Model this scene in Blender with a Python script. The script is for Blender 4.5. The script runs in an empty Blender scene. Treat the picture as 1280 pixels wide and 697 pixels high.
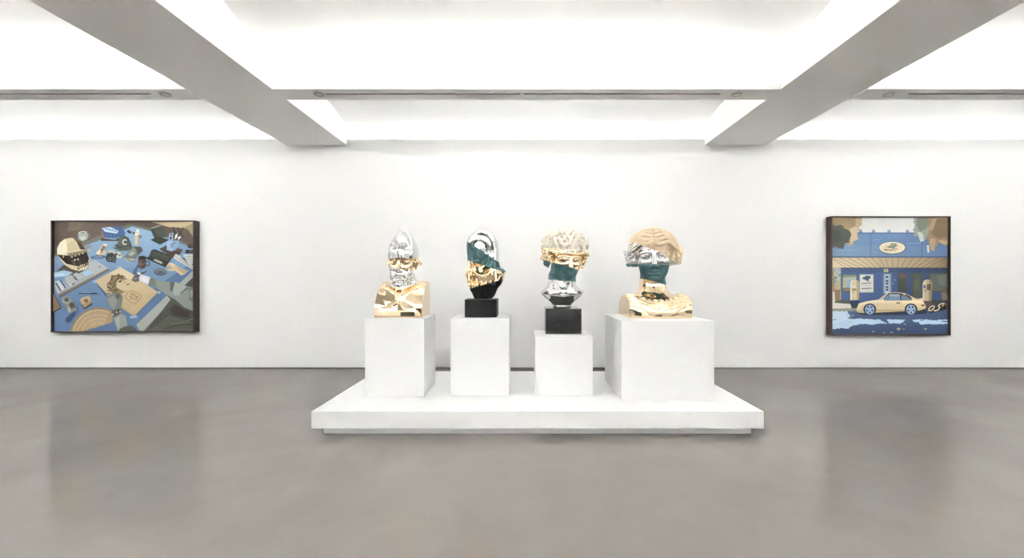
import bpy, bmesh, math, random
import numpy as np
from mathutils import Vector, Matrix
from mathutils.geometry import tessellate_polygon

S = bpy.context.scene
COL = S.collection

# ------------------------------------------------------------------ camera, light level
FPX = 560.0                      # focal length in pixels of the 1280 x 697 frame
VPX, VPY = 655.0, 348.5          # where the view axis meets the picture
EYE = 1.5
cam_data = bpy.data.cameras.new('camera')
cam_data.sensor_fit = 'HORIZONTAL'
cam_data.sensor_width = 36.0
cam_data.lens = 36.0 * FPX / 1280.0
cam_data.shift_x = -(VPX - 640.0) / 1280.0
cam_data.clip_start = 0.05
cam = bpy.data.objects.new('camera', cam_data)
cam.location = (0, 0, EYE)
cam.rotation_euler = (math.pi / 2, 0, 0)
COL.objects.link(cam)
S.camera = cam

w = bpy.data.worlds.new('world')
w.use_nodes = True
w.node_tree.nodes['Background'].inputs[0].default_value = (0.8, 0.82, 0.85, 1)
w.node_tree.nodes['Background'].inputs[1].default_value = 0.02
S.world = w

S.view_settings.view_transform = 'Standard'
S.view_settings.look = 'None'
S.view_settings.gamma = 1.0
S.view_settings.use_curve_mapping = False
S.view_settings.exposure = 2.66
LED_WALL = 5.8                   # strength of the hidden cove strips
LED_FAR = 6.3
LED_BEAM = 34.0
S.cycles.use_guiding = True
S.cycles.max_bounces = 12
S.cycles.diffuse_bounces = 7
S.cycles.glossy_bounces = 5
S.cycles.caustics_reflective = False
S.cycles.caustics_refractive = False
S.cycles.sample_clamp_indirect = 10.0

# ------------------------------------------------------------------ helpers
def srgb(r, g=None, b=None):
    if g is None:
        r, g, b = (r >> 16) & 255, (r >> 8) & 255, r & 255
    f = lambda c: (c / 255.0) / 12.92 if c / 255.0 <= 0.04045 else ((c / 255.0 + 0.055) / 1.055) ** 2.4
    return (f(r), f(g), f(b), 1.0)

def mat(name, col, rough=0.5, metal=0.0, spec=0.5, emit=0.0):
    m = bpy.data.materials.new(name)
    m.use_nodes = True
    b = m.node_tree.nodes['Principled BSDF']
    b.inputs['Base Color'].default_value = col if len(col) == 4 else (*col, 1)
    b.inputs['Roughness'].default_value = rough
    b.inputs['Metallic'].default_value = metal
    b.inputs['Specular IOR Level'].default_value = spec
    if emit:
        b.inputs['Emission Color'].default_value = col if len(col) == 4 else (*col, 1)
        b.inputs['Emission Strength'].default_value = emit
    return m

def noise_col(m, c1, c2, scale, detail=4, lo=0.35, hi=0.65, vec_scale=(1, 1, 1)):
    nt = m.node_tree
    tc = nt.nodes.new('ShaderNodeTexCoord')
    mp = nt.nodes.new('ShaderNodeMapping')
    mp.inputs['Scale'].default_value = vec_scale
    n = nt.nodes.new('ShaderNodeTexNoise')
    n.inputs['Scale'].default_value = scale
    n.inputs['Detail'].default_value = detail
    r = nt.nodes.new('ShaderNodeValToRGB')
    r.color_ramp.elements[0].position = lo
    r.color_ramp.elements[0].color = c1
    r.color_ramp.elements[1].position = hi
    r.color_ramp.elements[1].color = c2
    nt.links.new(tc.outputs['Object'], mp.inputs[0])
    nt.links.new(mp.outputs[0], n.inputs['Vector'])
    nt.links.new(n.outputs['Fac'], r.inputs[0])
    nt.links.new(r.outputs[0], nt.nodes['Principled BSDF'].inputs['Base Color'])
    return n

def bump(m, scale, strength, dist=0.01, detail=3):
    nt = m.node_tree
    tc = nt.nodes.new('ShaderNodeTexCoord')
    n = nt.nodes.new('ShaderNodeTexNoise')
    n.inputs['Scale'].default_value = scale
    n.inputs['Detail'].default_value = detail
    b = nt.nodes.new('ShaderNodeBump')
    b.inputs['Strength'].default_value = strength
    b.inputs['Distance'].default_value = dist
    nt.links.new(tc.outputs['Object'], n.inputs['Vector'])
    nt.links.new(n.outputs['Fac'], b.inputs['Height'])
    nt.links.new(b.outputs[0], nt.nodes['Principled BSDF'].inputs['Normal'])

def link(name, me, parent=None, loc=None):
    o = bpy.data.objects.new(name, me)
    COL.objects.link(o)
    if loc is not None:
        o.location = loc
    if parent is not None:
        o.parent = parent
    return o

def tag(o, label=None, cat=None, group=None, kind=None):
    for k, v in (('label', label), ('category', cat), ('group', group), ('kind', kind)):
        if v:
            o[k] = v
    return o

def empty(name, loc, label, cat, group=None):
    o = bpy.data.objects.new(name, None)
    o.empty_display_size = 0.1
    COL.objects.link(o)
    o.location = loc
    return tag(o, label, cat, group)

def bm_box(bm, lo, hi, mi=0):
    x0, y0, z0 = lo
    x1, y1, z1 = hi
    v = [bm.verts.new(p) for p in ((x0, y0, z0), (x1, y0, z0), (x1, y1, z0), (x0, y1, z0),
                                   (x0, y0, z1), (x1, y0, z1), (x1, y1, z1), (x0, y1, z1))]
    for q in ((3, 2, 1, 0), (4, 5, 6, 7), (0, 1, 5, 4), (1, 2, 6, 5), (2, 3, 7, 6), (3, 0, 4, 7)):
        f = bm.faces.new([v[i] for i in q])
        f.material_index = mi
    return v

def bm_obj(name, bm, m, parent=None, loc=None, smooth=False, bevel=0.0):
    me = bpy.data.meshes.new(name)
    if bevel:
        bmesh.ops.bevel(bm, geom=bm.edges[:], offset=bevel, segments=2, affect='EDGES', profile=0.6)
    bmesh.ops.recalc_face_normals(bm, faces=bm.faces[:])
    bm.to_mesh(me)
    bm.free()
    for x in (m if isinstance(m, (list, tuple)) else [m]):
        me.materials.append(x)
    if smooth:
        me.polygons.foreach_set('use_smooth', [True] * len(me.polygons))
    return link(name, me, parent, loc)

def box_obj(name, lo, hi, m, parent=None, bevel=0.0, origin=None):
    bm = bmesh.new()
    o = origin or ((lo[0] + hi[0]) / 2, (lo[1] + hi[1]) / 2, lo[2])
    if parent is not None and origin is None:
        o = (0, 0, 0)
    bm_box(bm, [lo[i] - o[i] for i in range(3)], [hi[i] - o[i] for i in range(3)])
    return bm_obj(name, bm, m, parent, o, bevel=bevel)

# ------------------------------------------------------------------ materials
M_WALL = mat('white wall paint', (0.80, 0.797, 0.79), 0.75, spec=0.25)
M_CEIL = mat('white ceiling plaster', (0.90, 0.90, 0.895), 0.85, spec=0.2)
M_BEAM = mat("white beam paint", (0.93, 0.92, 0.90), 0.8, spec=0.2)
M_PED = mat('white pedestal lacquer', (0.83, 0.83, 0.83), 0.45, spec=0.35)
M_GAP = mat('dark shadow gap', (0.09, 0.088, 0.085), 0.8)
M_SLOT = mat('slot grey', (0.07, 0.065, 0.055), 0.7)
M_RING = mat('white ring metal', (0.62, 0.6, 0.57), 0.5)
M_HOLE = mat('fitting inside', (0.12, 0.11, 0.10), 0.6)
M_LED_W = mat('cove strip light', (0.975, 0.985, 1.0), 0.6, emit=LED_WALL)
M_LED_F = mat('wall side strip light', (0.975, 0.985, 1.0), 0.6, emit=LED_FAR)
M_LED_B = mat('beam strip light', (0.975, 0.985, 1.0), 0.6, emit=LED_BEAM)
M_CHROME = mat('polished silver', (0.72, 0.72, 0.725), 0.03, 1.0)
M_GOLD = mat('polished gold', (0.90, 0.715, 0.48), 0.045, 1.0)
M_TEAL = mat('teal patina', srgb(64, 97, 100), 0.55, spec=0.35)
noise_col(M_TEAL, srgb(54, 86, 90), srgb(67, 100, 102), 9.0)
M_STONE = mat('pale stone', srgb(212, 203, 190), 0.8, spec=0.25)
noise_col(M_STONE, srgb(192, 183, 170), srgb(210, 202, 190), 12.0)
M_SAND = mat('sand stone', srgb(212, 192, 162), 0.8, spec=0.25)
noise_col(M_SAND, srgb(186, 166, 138), srgb(202, 183, 156), 10.0)
M_BLACK = mat('satin black', (0.006, 0.006, 0.0065), 0.45, spec=0.22)
M_GLOSS = mat('polished black stone', (0.006, 0.006, 0.007), 0.06, spec=0.5)
bump(M_GLOSS, 9.0, 0.16, 0.02, 2)
M_FRAME = mat('dark brown wood', srgb(52, 41, 37), 0.5, spec=0.4)
noise_col(M_FRAME, srgb(52, 40, 36), srgb(68, 53, 47), 6.0, vec_scale=(6, 6, 1))
M_PAINT = mat('painted canvas', (1, 1, 1), 0.6, spec=0.25)
_n = M_PAINT.node_tree.nodes.new('ShaderNodeVertexColor')
_n.layer_name = 'paint'
M_PAINT.node_tree.links.new(_n.outputs[0], M_PAINT.node_tree.nodes['Principled BSDF'].inputs['Base Color'])
M_DARK_CORRIDOR = mat('added corridor grey', (0.16, 0.17, 0.16), 0.8)  # dark grey of the added corridor, there to darken the mirrored view

# polished concrete: cloudy greys, long soft sheen
M_FLOOR = mat('polished concrete', (0.3, 0.28, 0.26), 0.3, spec=0.5)
_nt = M_FLOOR.node_tree
_p = _nt.nodes['Principled BSDF']
_tc = _nt.nodes.new('ShaderNodeTexCoord')
def _noise(scale, detail, dist=0.0):
    n = _nt.nodes.new('ShaderNodeTexNoise')
    n.inputs['Scale'].default_value = scale
    n.inputs['Detail'].default_value = detail
    n.inputs['Distortion'].default_value = dist
    _nt.links.new(_tc.outputs['Object'], n.inputs['Vector'])
    return n
_a = _noise(0.55, 5, 0.6)
_b = _noise(3.2, 6, 0.4)
_r1 = _nt.nodes.new('ShaderNodeValToRGB')
_r1.color_ramp.elements[0].position = 0.34
_r1.color_ramp.elements[0].color = (0.166, 0.151, 0.136, 1)
_r1.color_ramp.elements[1].position = 0.66
_r1.color_ramp.elements[1].color = (0.198, 0.186, 0.168, 1)
_r2 = _nt.nodes.new('ShaderNodeValToRGB')
_r2.color_ramp.elements[0].position = 0.3
_r2.color_ramp.elements[0].color = (0.965, 0.96, 0.955, 1)
_r2.color_ramp.elements[1].position = 0.7
_r2.color_ramp.elements[1].color = (1.02, 1.02, 1.02, 1)
_mx = _nt.nodes.new('ShaderNodeMix')
_mx.data_type = 'RGBA'
_mx.blend_type = 'MULTIPLY'
_mx.inputs[0].default_value = 1.0
_nt.links.new(_a.outputs['Fac'], _r1.inputs[0])
_nt.links.new(_b.outputs['Fac'], _r2.inputs[0])
_nt.links.new(_r1.outputs[0], _mx.inputs[6])
_nt.links.new(_r2.outputs[0], _mx.inputs[7])
_d = _nt.nodes.new('ShaderNodeBsdfDiffuse')
_g = _nt.nodes.new('ShaderNodeBsdfGlossy')
_g.inputs['Color'].default_value = (0.97, 0.965, 0.95, 1)
_f = _nt.nodes.new('ShaderNodeFresnel')
_f.inputs['IOR'].default_value = 1.5
_fm = _nt.nodes.new('ShaderNodeMath')                 # caps the sheen so it stops growing at flat angles
_fm.operation = 'MINIMUM'
_fm.inputs[1].default_value = 0.26
_ms = _nt.nodes.new('ShaderNodeMixShader')
_rr = _nt.nodes.new('ShaderNodeMapRange')
_rr.inputs['To Min'].default_value = 0.08
_rr.inputs['To Max'].default_value = 0.12
_nt.links.new(_b.outputs['Fac'], _rr.inputs[0])
_nt.links.new(_rr.outputs[0], _g.inputs['Roughness'])
_nt.links.new(_mx.outputs[2], _d.inputs['Color'])
_nt.links.new(_f.outputs[0], _fm.inputs[0])
_nt.links.new(_fm.outputs[0], _ms.inputs[0])
_nt.links.new(_d.outputs[0], _ms.inputs[1])
_nt.links.new(_g.outputs[0], _ms.inputs[2])
_nt.links.new(_ms.outputs[0], _nt.nodes['Material Output'].inputs['Surface'])
_nt.nodes.remove(_p)

# ------------------------------------------------------------------ the room
WY = 7.5                                     # back wall
XL, XR, YF = -10.0, 10.0, -7.0
ST = dict(kind='structure')
bm = bmesh.new(); bm_box(bm, (XL - .2, YF - 3.2, -0.2), (XR + .2, WY + .5, 0))
tag(bm_obj('floor', bm, M_FLOOR), 'grey polished concrete floor', **ST)
bm = bmesh.new()
bm_box(bm, (XL, WY, 0.02), (XR, WY + 0.12, 3.844))            # the wall you see, its top open to the cove
bm_box(bm, (XL, WY + 0.30, 0.0), (XR, WY + 0.40, 4.7))        # outer shell behind the cove
bm_box(bm, (XL, WY + 0.12, 3.62), (XR, WY + 0.30, 3.70))      # cove shelf
tag(bm_obj('wall_back', bm, M_WALL), 'white gallery wall behind the sculptures', **ST)
tag(box_obj('baseboard_back', (XL, WY + 0.012, 0.0), (XR, WY + 0.03, 0.022), M_GAP), 'dark shadow gap at the foot of the white wall', **ST)
for n, a, b in (('wall_left', (XL - .2, YF, 0), (XL, WY + .4, 4.7)), ('wall_right', (XR, YF, 0), (XR + .2, WY + .4, 4.7))):
    tag(box_obj(n, a, b, M_WALL), 'white side wall of the gallery', **ST)
bm = bmesh.new()
bm_box(bm, (XL, YF - .2, 0), (-4.2, YF, 4.7)); bm_box(bm, (-1.6, YF - .2, 0), (2.6, YF, 4.7)); bm_box(bm, (5.0, YF - .2, 0), (XR, YF, 4.7))
bm_box(bm, (-4.2, YF - .2, 2.9), (-1.6, YF, 4.7)); bm_box(bm, (2.6, YF - .2, 2.9), (5.0, YF, 4.7))  # openings added out of view so the polished metal mirrors something dark
tag(bm_obj('wall_front', bm, M_WALL), 'white wall facing the sculptures, two openings added for dark reflections', **ST)
bm = bmesh.new()
bm_box(bm, (-6, YF - 3.2, 0), (7, YF - 3.0, 3.2)); bm_box(bm, (-6, YF - 3, 3.0), (7, YF - .2, 3.2))
bm_box(bm, (-6.2, YF - 3, 0), (-6, YF - .2, 3.2)); bm_box(bm, (7, YF - 3, 0), (7.2, YF - .2, 3.2))  # unseen corridor, added only as a dark backdrop for the reflections
tag(bm_obj('wall_corridor_added', bm, M_DARK_CORRIDOR), 'unseen dark corridor added for reflections in the metal busts', **ST)

BEAM_Z = 3.737
BEAMS = ((-3.98, -2.965), (3.025, 4.04))
for (x0, x1), lab in zip(BEAMS, ('left', 'right')):
    o = box_obj('ceiling_beam', (x0, YF, BEAM_Z), (x1, WY + .30, 4.7), M_BEAM)
    tag(o, 'wide white ceiling beam running away on the %s' % lab, **ST)

# cross beams: a thin slab with a spine; strips hide behind the lips on both sides
CB = [(5.262, 5.572), (0.15, 0.46), (-4.7, -4.39)]
BAYX = ((XL, BEAMS[0][0]), (BEAMS[0][1], BEAMS[1][0]), (BEAMS[1][1], XR))
def vault(bm, x0, x1, y0, y1, z0, h, n=28):
    rows = []
    for i in range(n + 1):
        u = i / n
        y = y0 + (y1 - y0) * u
        z = z0 + h * (1 - (2 * u - 1) ** 2)
        rows.append((bm.verts.new((x0, y, z)), bm.verts.new((x1, y, z))))
    for a, b in zip(rows, rows[1:]):
        bm.faces.new((a[0], b[0], b[1], a[1]))
ceil = bmesh.new()
for bi, (x0, x1) in enumerate(BAYX):
    for y0, y1 in CB:
        c = (y0 + y1) / 2
        b = bmesh.new()
        bm_box(b, (x0, y0, 3.727), (x1, y1, 3.750))
        bm_box(b, (x0, y0, 3.750), (x1, y0 + .02, 3.797)); bm_box(b, (x0, y1 - .02, 3.750), (x1, y1, 3.797))
        bm_box(b, (x0, c - .03, 3.750), (x1, c + .03, 3.93))
        o = bm_obj('ceiling_beam', b, M_BEAM)
        tag(o, 'slim white cross beam with slots in the %s bay' % ('left', 'middle', 'right')[bi], **ST)
    edges = [(CB[0][1] + CB[0][0]) / 2, (CB[1][1] + CB[1][0]) / 2, (CB[2][1] + CB[2][0]) / 2]
    vault(ceil, x0, x1, edges[0] + .02, WY + .30, 3.90, 0.30)
    vault(ceil, x0, x1, edges[1] + .02, edges[0] - .02, 3.90, 0.55)
    vault(ceil, x0, x1, edges[2] + .02, edges[1] - .02, 3.90, 0.55)
    vault(ceil, x0, x1, YF, edges[2] - .02, 3.90, 0.30)
me_ = bpy.data.meshes.new('ceiling')
ceil.to_mesh(me_); ceil.free()
me_.materials.append(M_CEIL)
me_.polygons.foreach_set('use_smooth', [True] * len(me_.polygons))
tag(link('ceiling', me_), 'white vaulted ceiling washed by hidden cove light', **ST)
bm = bmesh.new(); bm_box(bm, (XL - .2, YF - .2, 4.7), (XR + .2, WY + .4, 4.8))
tag(bm_obj('ceiling_roof', bm, M_CEIL), 'roof slab above the vaults', **ST)

BAYN = ('left', 'middle', 'right')
def strip(x0, x1, y0, y1, z, m, label, gap=.40):
    o = box_obj('strip_light', (x0 + gap, y0, z), (x1 - gap, y1, z + .012), m)
    tag(o, label, 'light', 'cove light strips')
for bi, (x0, x1) in enumerate(BAYX):
    strip(x0, x1, WY + .17, WY + .22, 3.70, M_LED_W, 'hidden light strip in the cove above the back wall, %s bay' % BAYN[bi], .12)
    for ci, (y0, y1) in enumerate(CB):
        wh = ('nearest the back wall', 'overhead', 'behind the viewer')[ci]
        strip(x0, x1, y0 + .04, y0 + .08, 3.751, M_LED_B, 'hidden light strip on the near lip, %s bay cross beam %s' % (BAYN[bi], wh))
        strip(x0, x1, y1 - .08, y1 - .04, 3.751, M_LED_F if ci == 0 else M_LED_B, 'hidden light strip on the far lip, %s bay cross beam %s' % (BAYN[bi], wh))

# linear air slots and small round fittings in the visible cross beam
SY = 5.385
for x0, x1, lab in ((-2.385, -0.045, 'left half of the middle bay'), (0.0, 2.36, 'right half of the middle bay'),
                    (-9.0, -4.50, 'left bay'), (4.62, 9.0, 'right bay')):
    e = empty('slot_diffuser', ((x0 + x1) / 2, SY, 3.727), 'thin dark linear air slot in the cross beam, %s' % lab, 'vent', 'linear air slots')
    h = (x1 - x0) / 2
    b = bmesh.new(); bm_box(b, (-h, -.014, -.003), (h, .014, 0.0))
    bm_obj('slot', b, M_SLOT, e)
    b = bmesh.new(); bm_box(b, (-h - .01, -.020, -.005), (h + .01, -.014, 0)); bm_box(b, (-h - .01, .014, -.005), (h + .01, .020, 0))
    bm_box(b, (-h - .01, -.014, -.005), (-h, .014, 0)); bm_box(b, (h, -.014, -.005), (h + .01, .014, 0))
    bm_obj('slot_frame', b, M_BEAM, e)
for x, lab in ((-2.47, 'left end of the middle bay'), (2.56, 'right end of the middle bay'), (-4.32, 'right end of the left bay'), (4.39, 'left end of the right bay')):
    e = empty('ceiling_fitting', (x, SY + .01, 3.727), 'small round white fitting in the cross beam, %s' % lab, 'fitting', 'round ceiling fittings')
    b = bmesh.new()
    n = 32
    prof = ((.038, 0), (.040, -.012), (.056, -.014), (.060, 0))
    rings = [[b.verts.new((r * math.cos(6.28318 * i / n), r * math.sin(6.28318 * i / n), z)) for i in range(n)] for r, z in prof]
    for a, c in zip(rings, rings[1:]):
        for i in range(n):
            b.faces.new((a[i], a[(i + 1) % n], c[(i + 1) % n], c[i]))
    bm_obj('trim_ring', b, M_RING, e, smooth=True)
    b = bmesh.new()
    bmesh.ops.create_circle(b, cap_ends=True, radius=.039, segments=n, matrix=Matrix.Translation((0, 0, -.003)))
    bm_obj('cap', b, M_BEAM, e)

# ------------------------------------------------------------------ platform and pedestals
PX0, PX1, PY0, PY1, PZ = -2.028, 2.287, 4.27, 6.14, 0.238
e = empty('display_platform', ((PX0 + PX1) / 2, (PY0 + PY1) / 2, 0), 'low wide white platform carrying the four pedestals', 'platform')
hx, hy = (PX1 - PX0) / 2, (PY1 - PY0) / 2
box_obj('platform_top', (-hx, -hy, 0.074), (hx, hy, PZ), M_PED, e, bevel=.003)
box_obj('plinth', (-hx + .08, -hy + .08, 0), (hx - .08, hy - .08, 0.074), M_PED, e)
PEDS = ((-1.709, -1.074, 4.81, 5.445, 1.073, 'white pedestal under the helmeted bust, leftmost on the platform'),
        (-0.798, -0.165, 4.857, 5.49, 1.071, 'white pedestal under the veiled bust on a black block'),
        (0.121, 0.746, 4.857, 5.48, 0.8755, 'lowest white pedestal, under the curly haired bust on a glossy black cube'),
        (1.013, 1.976, 4.65, 5.61, 1.064, 'widest white pedestal, under the wavy haired bust'))
for x0, x1, y0, y1, z, lab in PEDS:
    o = box_obj('display_pedestal', (x0, y0, PZ), (x1, y1, z), M_PED, bevel=.003)
    tag(o, lab, 'pedestal', 'white pedestals')

# ------------------------------------------------------------------ sculpting: distance fields turned into one smooth mesh
def rotm(yaw=0, pitch=0, roll=0):
    cz, sz = math.cos(yaw), math.sin(yaw)
    cx, sx = math.cos(pitch), math.sin(pitch)
    cy, sy = math.cos(roll), math.sin(roll)
    Rz = np.array([[cz, -sz, 0], [sz, cz, 0], [0, 0, 1]])
    Rx = np.array([[1, 0, 0], [0, cx, -sx], [0, sx, cx]])
    Ry = np.array([[cy, 0, sy], [0, 1, 0], [-sy, 0, cy]])
    return Rz @ Rx @ Ry

class Field:
    def __init__(self, lo, hi, vox=0.006):
        self.v = vox
        self.lo = np.array(lo, float)
        self.n = np.ceil((np.array(hi) - self.lo) / vox).astype(int) + 1
        self.ax = [(self.lo[i] + vox * np.arange(self.n[i])).astype(np.float32) for i in range(3)]
        self.d = np.full(self.n, 1.0, np.float32)
        self.frame()

    def frame(self, o=(0, 0, 0), R=None, s=(1, 1, 1), pivot=None):
        self.R = np.eye(3) if R is None else R
        self.s = np.array(s if hasattr(s, '__len__') else (s, s, s), float)
        self.o = np.array(o, float)
        if pivot is not None:                      # rotate about a local point
            p = np.array(pivot) * self.s
            self.o = self.o + p - self.R @ p
        self.smin = float(self.s.min())

    def world(self, p):
        return self.o + self.R @ (np.array(p, float) * self.s)

    def local(self, lo, hi, pad):
        c = np.array([[x, y, z] for x in (lo[0], hi[0]) for y in (lo[1], hi[1]) for z in (lo[2], hi[2])], float)
        wc = self.o + (c * self.s) @ self.R.T
        a = np.floor((wc.min(0) - pad - self.lo) / self.v).astype(int)
        b = np.ceil((wc.max(0) + pad - self.lo) / self.v).astype(int) + 1
        a = np.clip(a, 0, self.n); b = np.clip(b, 0, self.n)
        if (b <= a).any():
            return None, None
        sl = tuple(slice(a[i], b[i]) for i in range(3))
        X = self.ax[0][sl[0]][:, None, None] - np.float32(self.o[0])
        Y = self.ax[1][sl[1]][None, :, None] - np.float32(self.o[1])
        Z = self.ax[2][sl[2]][None, None, :] - np.float32(self.o[2])
        R = self.R.astype(np.float32); s = self.s.astype(np.float32)
        L = [(R[0, i] * X + R[1, i] * Y + R[2, i] * Z) / s[i] for i in range(3)]
        return sl, L

    def put(self, sl, e, k, op):
        d = self.d[sl]
        if op == 'u':
            if k > 0:
                h = np.clip(0.5 + 0.5 * (d - e) / k, 0, 1)
                self.d[sl] = d + (e - d) * h - k * h * (1 - h)
            else:
                self.d[sl] = np.minimum(d, e)
        else:
            if op == 's':
                e = -e
            if k > 0:
                h = np.clip(0.5 - 0.5 * (d - e) / k, 0, 1)
                self.d[sl] = d + (e - d) * h + k * h * (1 - h)
            else:
                self.d[sl] = np.maximum(d, e)

    def ell(self, c, r, k=0.02, op='u', rot=None):
        r = np.array(r if hasattr(r, '__len__') else (r, r, r), np.float32)
        c = np.array(c, np.float32)
        m = r.max() if rot is not None else r
        sl, L = self.local(c - m, c + m, k * self.smin + 0.02)
        if sl is None:
            return
        P = [L[i] - c[i] for i in range(3)]
        if rot is not None:
            rot = rot.astype(np.float32)
            P = [rot[0, i] * P[0] + rot[1, i] * P[1] + rot[2, i] * P[2] for i in range(3)]
        k0 = np.sqrt(sum((P[i] / r[i]) ** 2 for i in range(3)))
        k1 = np.sqrt(sum((P[i] / (r[i] * r[i])) ** 2 for i in range(3))) + 1e-9
        self.put(sl, k0 * (k0 - 1) / k1 * self.smin, k * self.smin, op)

    def cap(self, a, b, ra, rb=None, k=0.02, op='u'):
        rb = ra if rb is None else rb
        a = np.array(a, np.float32); b = np.array(b, np.float32)
        m = max(ra, rb)
        sl, L = self.local(np.minimum(a, b) - m, np.maximum(a, b) + m, k * self.smin + 0.015)
        if sl is None:
            return
        ba = b - a
        P = [L[i] - a[i] for i in range(3)]
        t = np.clip((P[0] * ba[0] + P[1] * ba[1] + P[2] * ba[2]) / float(ba @ ba + 1e-12), 0, 1)
        e = np.sqrt(sum((P[i] - t * ba[i]) ** 2 for i in range(3))) - (ra + (rb - ra) * t)
        self.put(sl, e * self.smin, k * self.smin, op)

    def chain(self, pts, r, k=0.02, op='u', r1=None):
        n = len(pts) - 1
        for i in range(n):
            a = r if r1 is None else r + (r1 - r) * i / n
            b = r if r1 is None else r + (r1 - r) * (i + 1) / n
            self.cap(pts[i], pts[i + 1], a, b, k, op)

    def box(self, c, h, rd=0.0, k=0.0, op='u'):
        c = np.array(c, np.float32); h = np.array(h, np.float32)
        sl, L = self.local(c - h, c + h, k * self.smin + 0.03)
        if sl is None:
            return
        q = [np.abs(L[i] - c[i]) - (h[i] - rd) for i in range(3)]
        out = np.sqrt(sum(np.maximum(x, 0) ** 2 for x in q))
        ins = np.minimum(np.maximum(np.maximum(q[0], q[1]), q[2]), 0)
        self.put(sl, (out + ins - rd) * self.smin, k * self.smin, op)

    def half(self, p, n, k=0.0):                   # keep the side the normal points away from
        n = np.array(n, float); n = n / np.linalg.norm(n)
        X = self.ax[0][:, None, None] * np.float32(n[0]); Y = self.ax[1][None, :, None] * np.float32(n[1]); Z = self.ax[2][None, None, :] * np.float32(n[2])
        self.put((slice(None),) * 3, X + Y + Z - np.float32(np.dot(n, p)), k, 'i')

    def displace(self, fn, lo, hi):                # fn of local coordinates, metres
        sl, L = self.local(np.array(lo), np.array(hi), 0)
        if sl is not None:
            self.d[sl] += fn(*L).astype(np.float32)

    def curl(self, c, nrm, r, t, k=0.01, turns=1.25, flip=1, ph=0.0, n=8):
        nv = np.array(nrm, float); nv /= np.linalg.norm(nv)
        u = np.cross(nv, (0.3, 0.2, 0.93)); u /= np.linalg.norm(u)
        v = np.cross(nv, u)
        pts = []
        for i in range(n + 1):
            f = i / n
            a = ph + flip * turns * 2 * math.pi * f
            q = r * (1 - 0.8 * f)
            pts.append(np.array(c) + u * q * math.cos(a) + v * q * math.sin(a) + nv * t * 0.9 * f)
        self.chain(pts, t, k)

    def sample(self, P, G):
        q = (P - self.lo) / self.v
        q = np.clip(q, 0, self.n - 1.001)
        i = np.floor(q).astype(int); f = (q - i)
        out = 0
        for dx in (0, 1):
            for dy in (0, 1):
                for dz in (0, 1):
                    w_ = ((f[:, 0] if dx else 1 - f[:, 0]) * (f[:, 1] if dy else 1 - f[:, 1]) * (f[:, 2] if dz else 1 - f[:, 2]))
                    out = out + w_ * G[i[:, 0] + dx, i[:, 1] + dy, i[:, 2] + dz]
        return out

    def mesh(self):
        D = np.clip(self.d, -0.05, 0.05)
        for a in range(3):                         # one light blur: no stair steps in the mirrors
            D = D.copy()
            s0 = [slice(None)] * 3; s1 = list(s0); s2 = list(s0)
            s0[a] = slice(1, -1); s1[a] = slice(0, -2); s2[a] = slice(2, None)
            D[tuple(s0)] = 0.6 * D[tuple(s0)] + 0.2 * (D[tuple(s1)] + D[tuple(s2)])
        D[0], D[-1], D[:, 0], D[:, -1], D[:, :, 0], D[:, :, -1] = .05, .05, .05, .05, .05, .05
        nx, ny, nz = D.shape
        ins = D < 0
        cnt = sum(ins[x:nx - 1 + x, y:ny - 1 + y, z:nz - 1 + z].astype(np.int8) for x in (0, 1) for y in (0, 1) for z in (0, 1))
        act = (cnt > 0) & (cnt < 8)
        cells = np.argwhere(act)
        idx = np.full(act.shape, -1, np.int64)
        idx[act] = np.arange(len(cells))
        acc = np.zeros((len(cells), 3)); num = np.zeros(len(cells))
        corners = [(x, y, z) for x in (0, 1) for y in (0, 1) for z in (0, 1)]
        val = {c: D[cells[:, 0] + c[0], cells[:, 1] + c[1], cells[:, 2] + c[2]] for c in corners}
        for c in corners:
            for a in range(3):
                if c[a] == 0:
                    e = list(c); e[a] = 1; e = tuple(e)
                    A, B = val[c], val[e]
                    m = (A < 0) != (B < 0)
                    t = np.where(m, A / np.where(m, A - B, 1), 0)
                    p = np.tile(np.array(c, float), (len(cells), 1)); p[:, a] = t
                    acc[m] += p[m]; num[m] += 1
        V = self.lo + self.v * (cells + acc / num[:, None])
        quads = []
        for a in range(3):
            b, c = (a + 1) % 3, (a + 2) % 3
            s0 = [slice(1, -1)] * 3; s1 = list(s0)
            s0[a] = slice(0, -1); s1[a] = slice(1, None)
            m = ins[tuple(s0)] != ins[tuple(s1)]
            e = np.argwhere(m)
            off = np.array([1, 1, 1]); off[a] = 0
            e = e + off
            st = ins[e[:, 0], e[:, 1], e[:, 2]]
            def g(db, dc):
                q = e.copy(); q[:, b] += db; q[:, c] += dc
                return idx[q[:, 0], q[:, 1], q[:, 2]]
            q = np.stack([g(-1, -1), g(0, -1), g(0, 0), g(-1, 0)], 1)
            q[~st] = q[~st][:, ::-1]
            quads.append(q)
        Q = np.concatenate(quads)
        Q = Q[(Q >= 0).all(1)]
        gr = np.gradient(D, self.v)
        ed = np.concatenate([Q[:, [0, 1]], Q[:, [1, 2]], Q[:, [2, 3]], Q[:, [3, 0]]])
        for it in range(2):
            A = np.zeros_like(V); N = np.zeros(len(V))
            np.add.at(A, ed[:, 0], V[ed[:, 1]]); np.add.at(N, ed[:, 0], 1)
            np.add.at(A, ed[:, 1], V[ed[:, 0]]); np.add.at(N, ed[:, 1], 1)
            V = 0.6 * V + 0.4 * A / np.maximum(N, 1)[:, None]
            for _ in range(1):
                dv = self.sample(V, D)
                G = np.stack([self.sample(V, x) for x in gr], 1)
                V = V - G * (dv / np.maximum((G * G).sum(1), 0.3))[:, None]
        return V, Q

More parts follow.
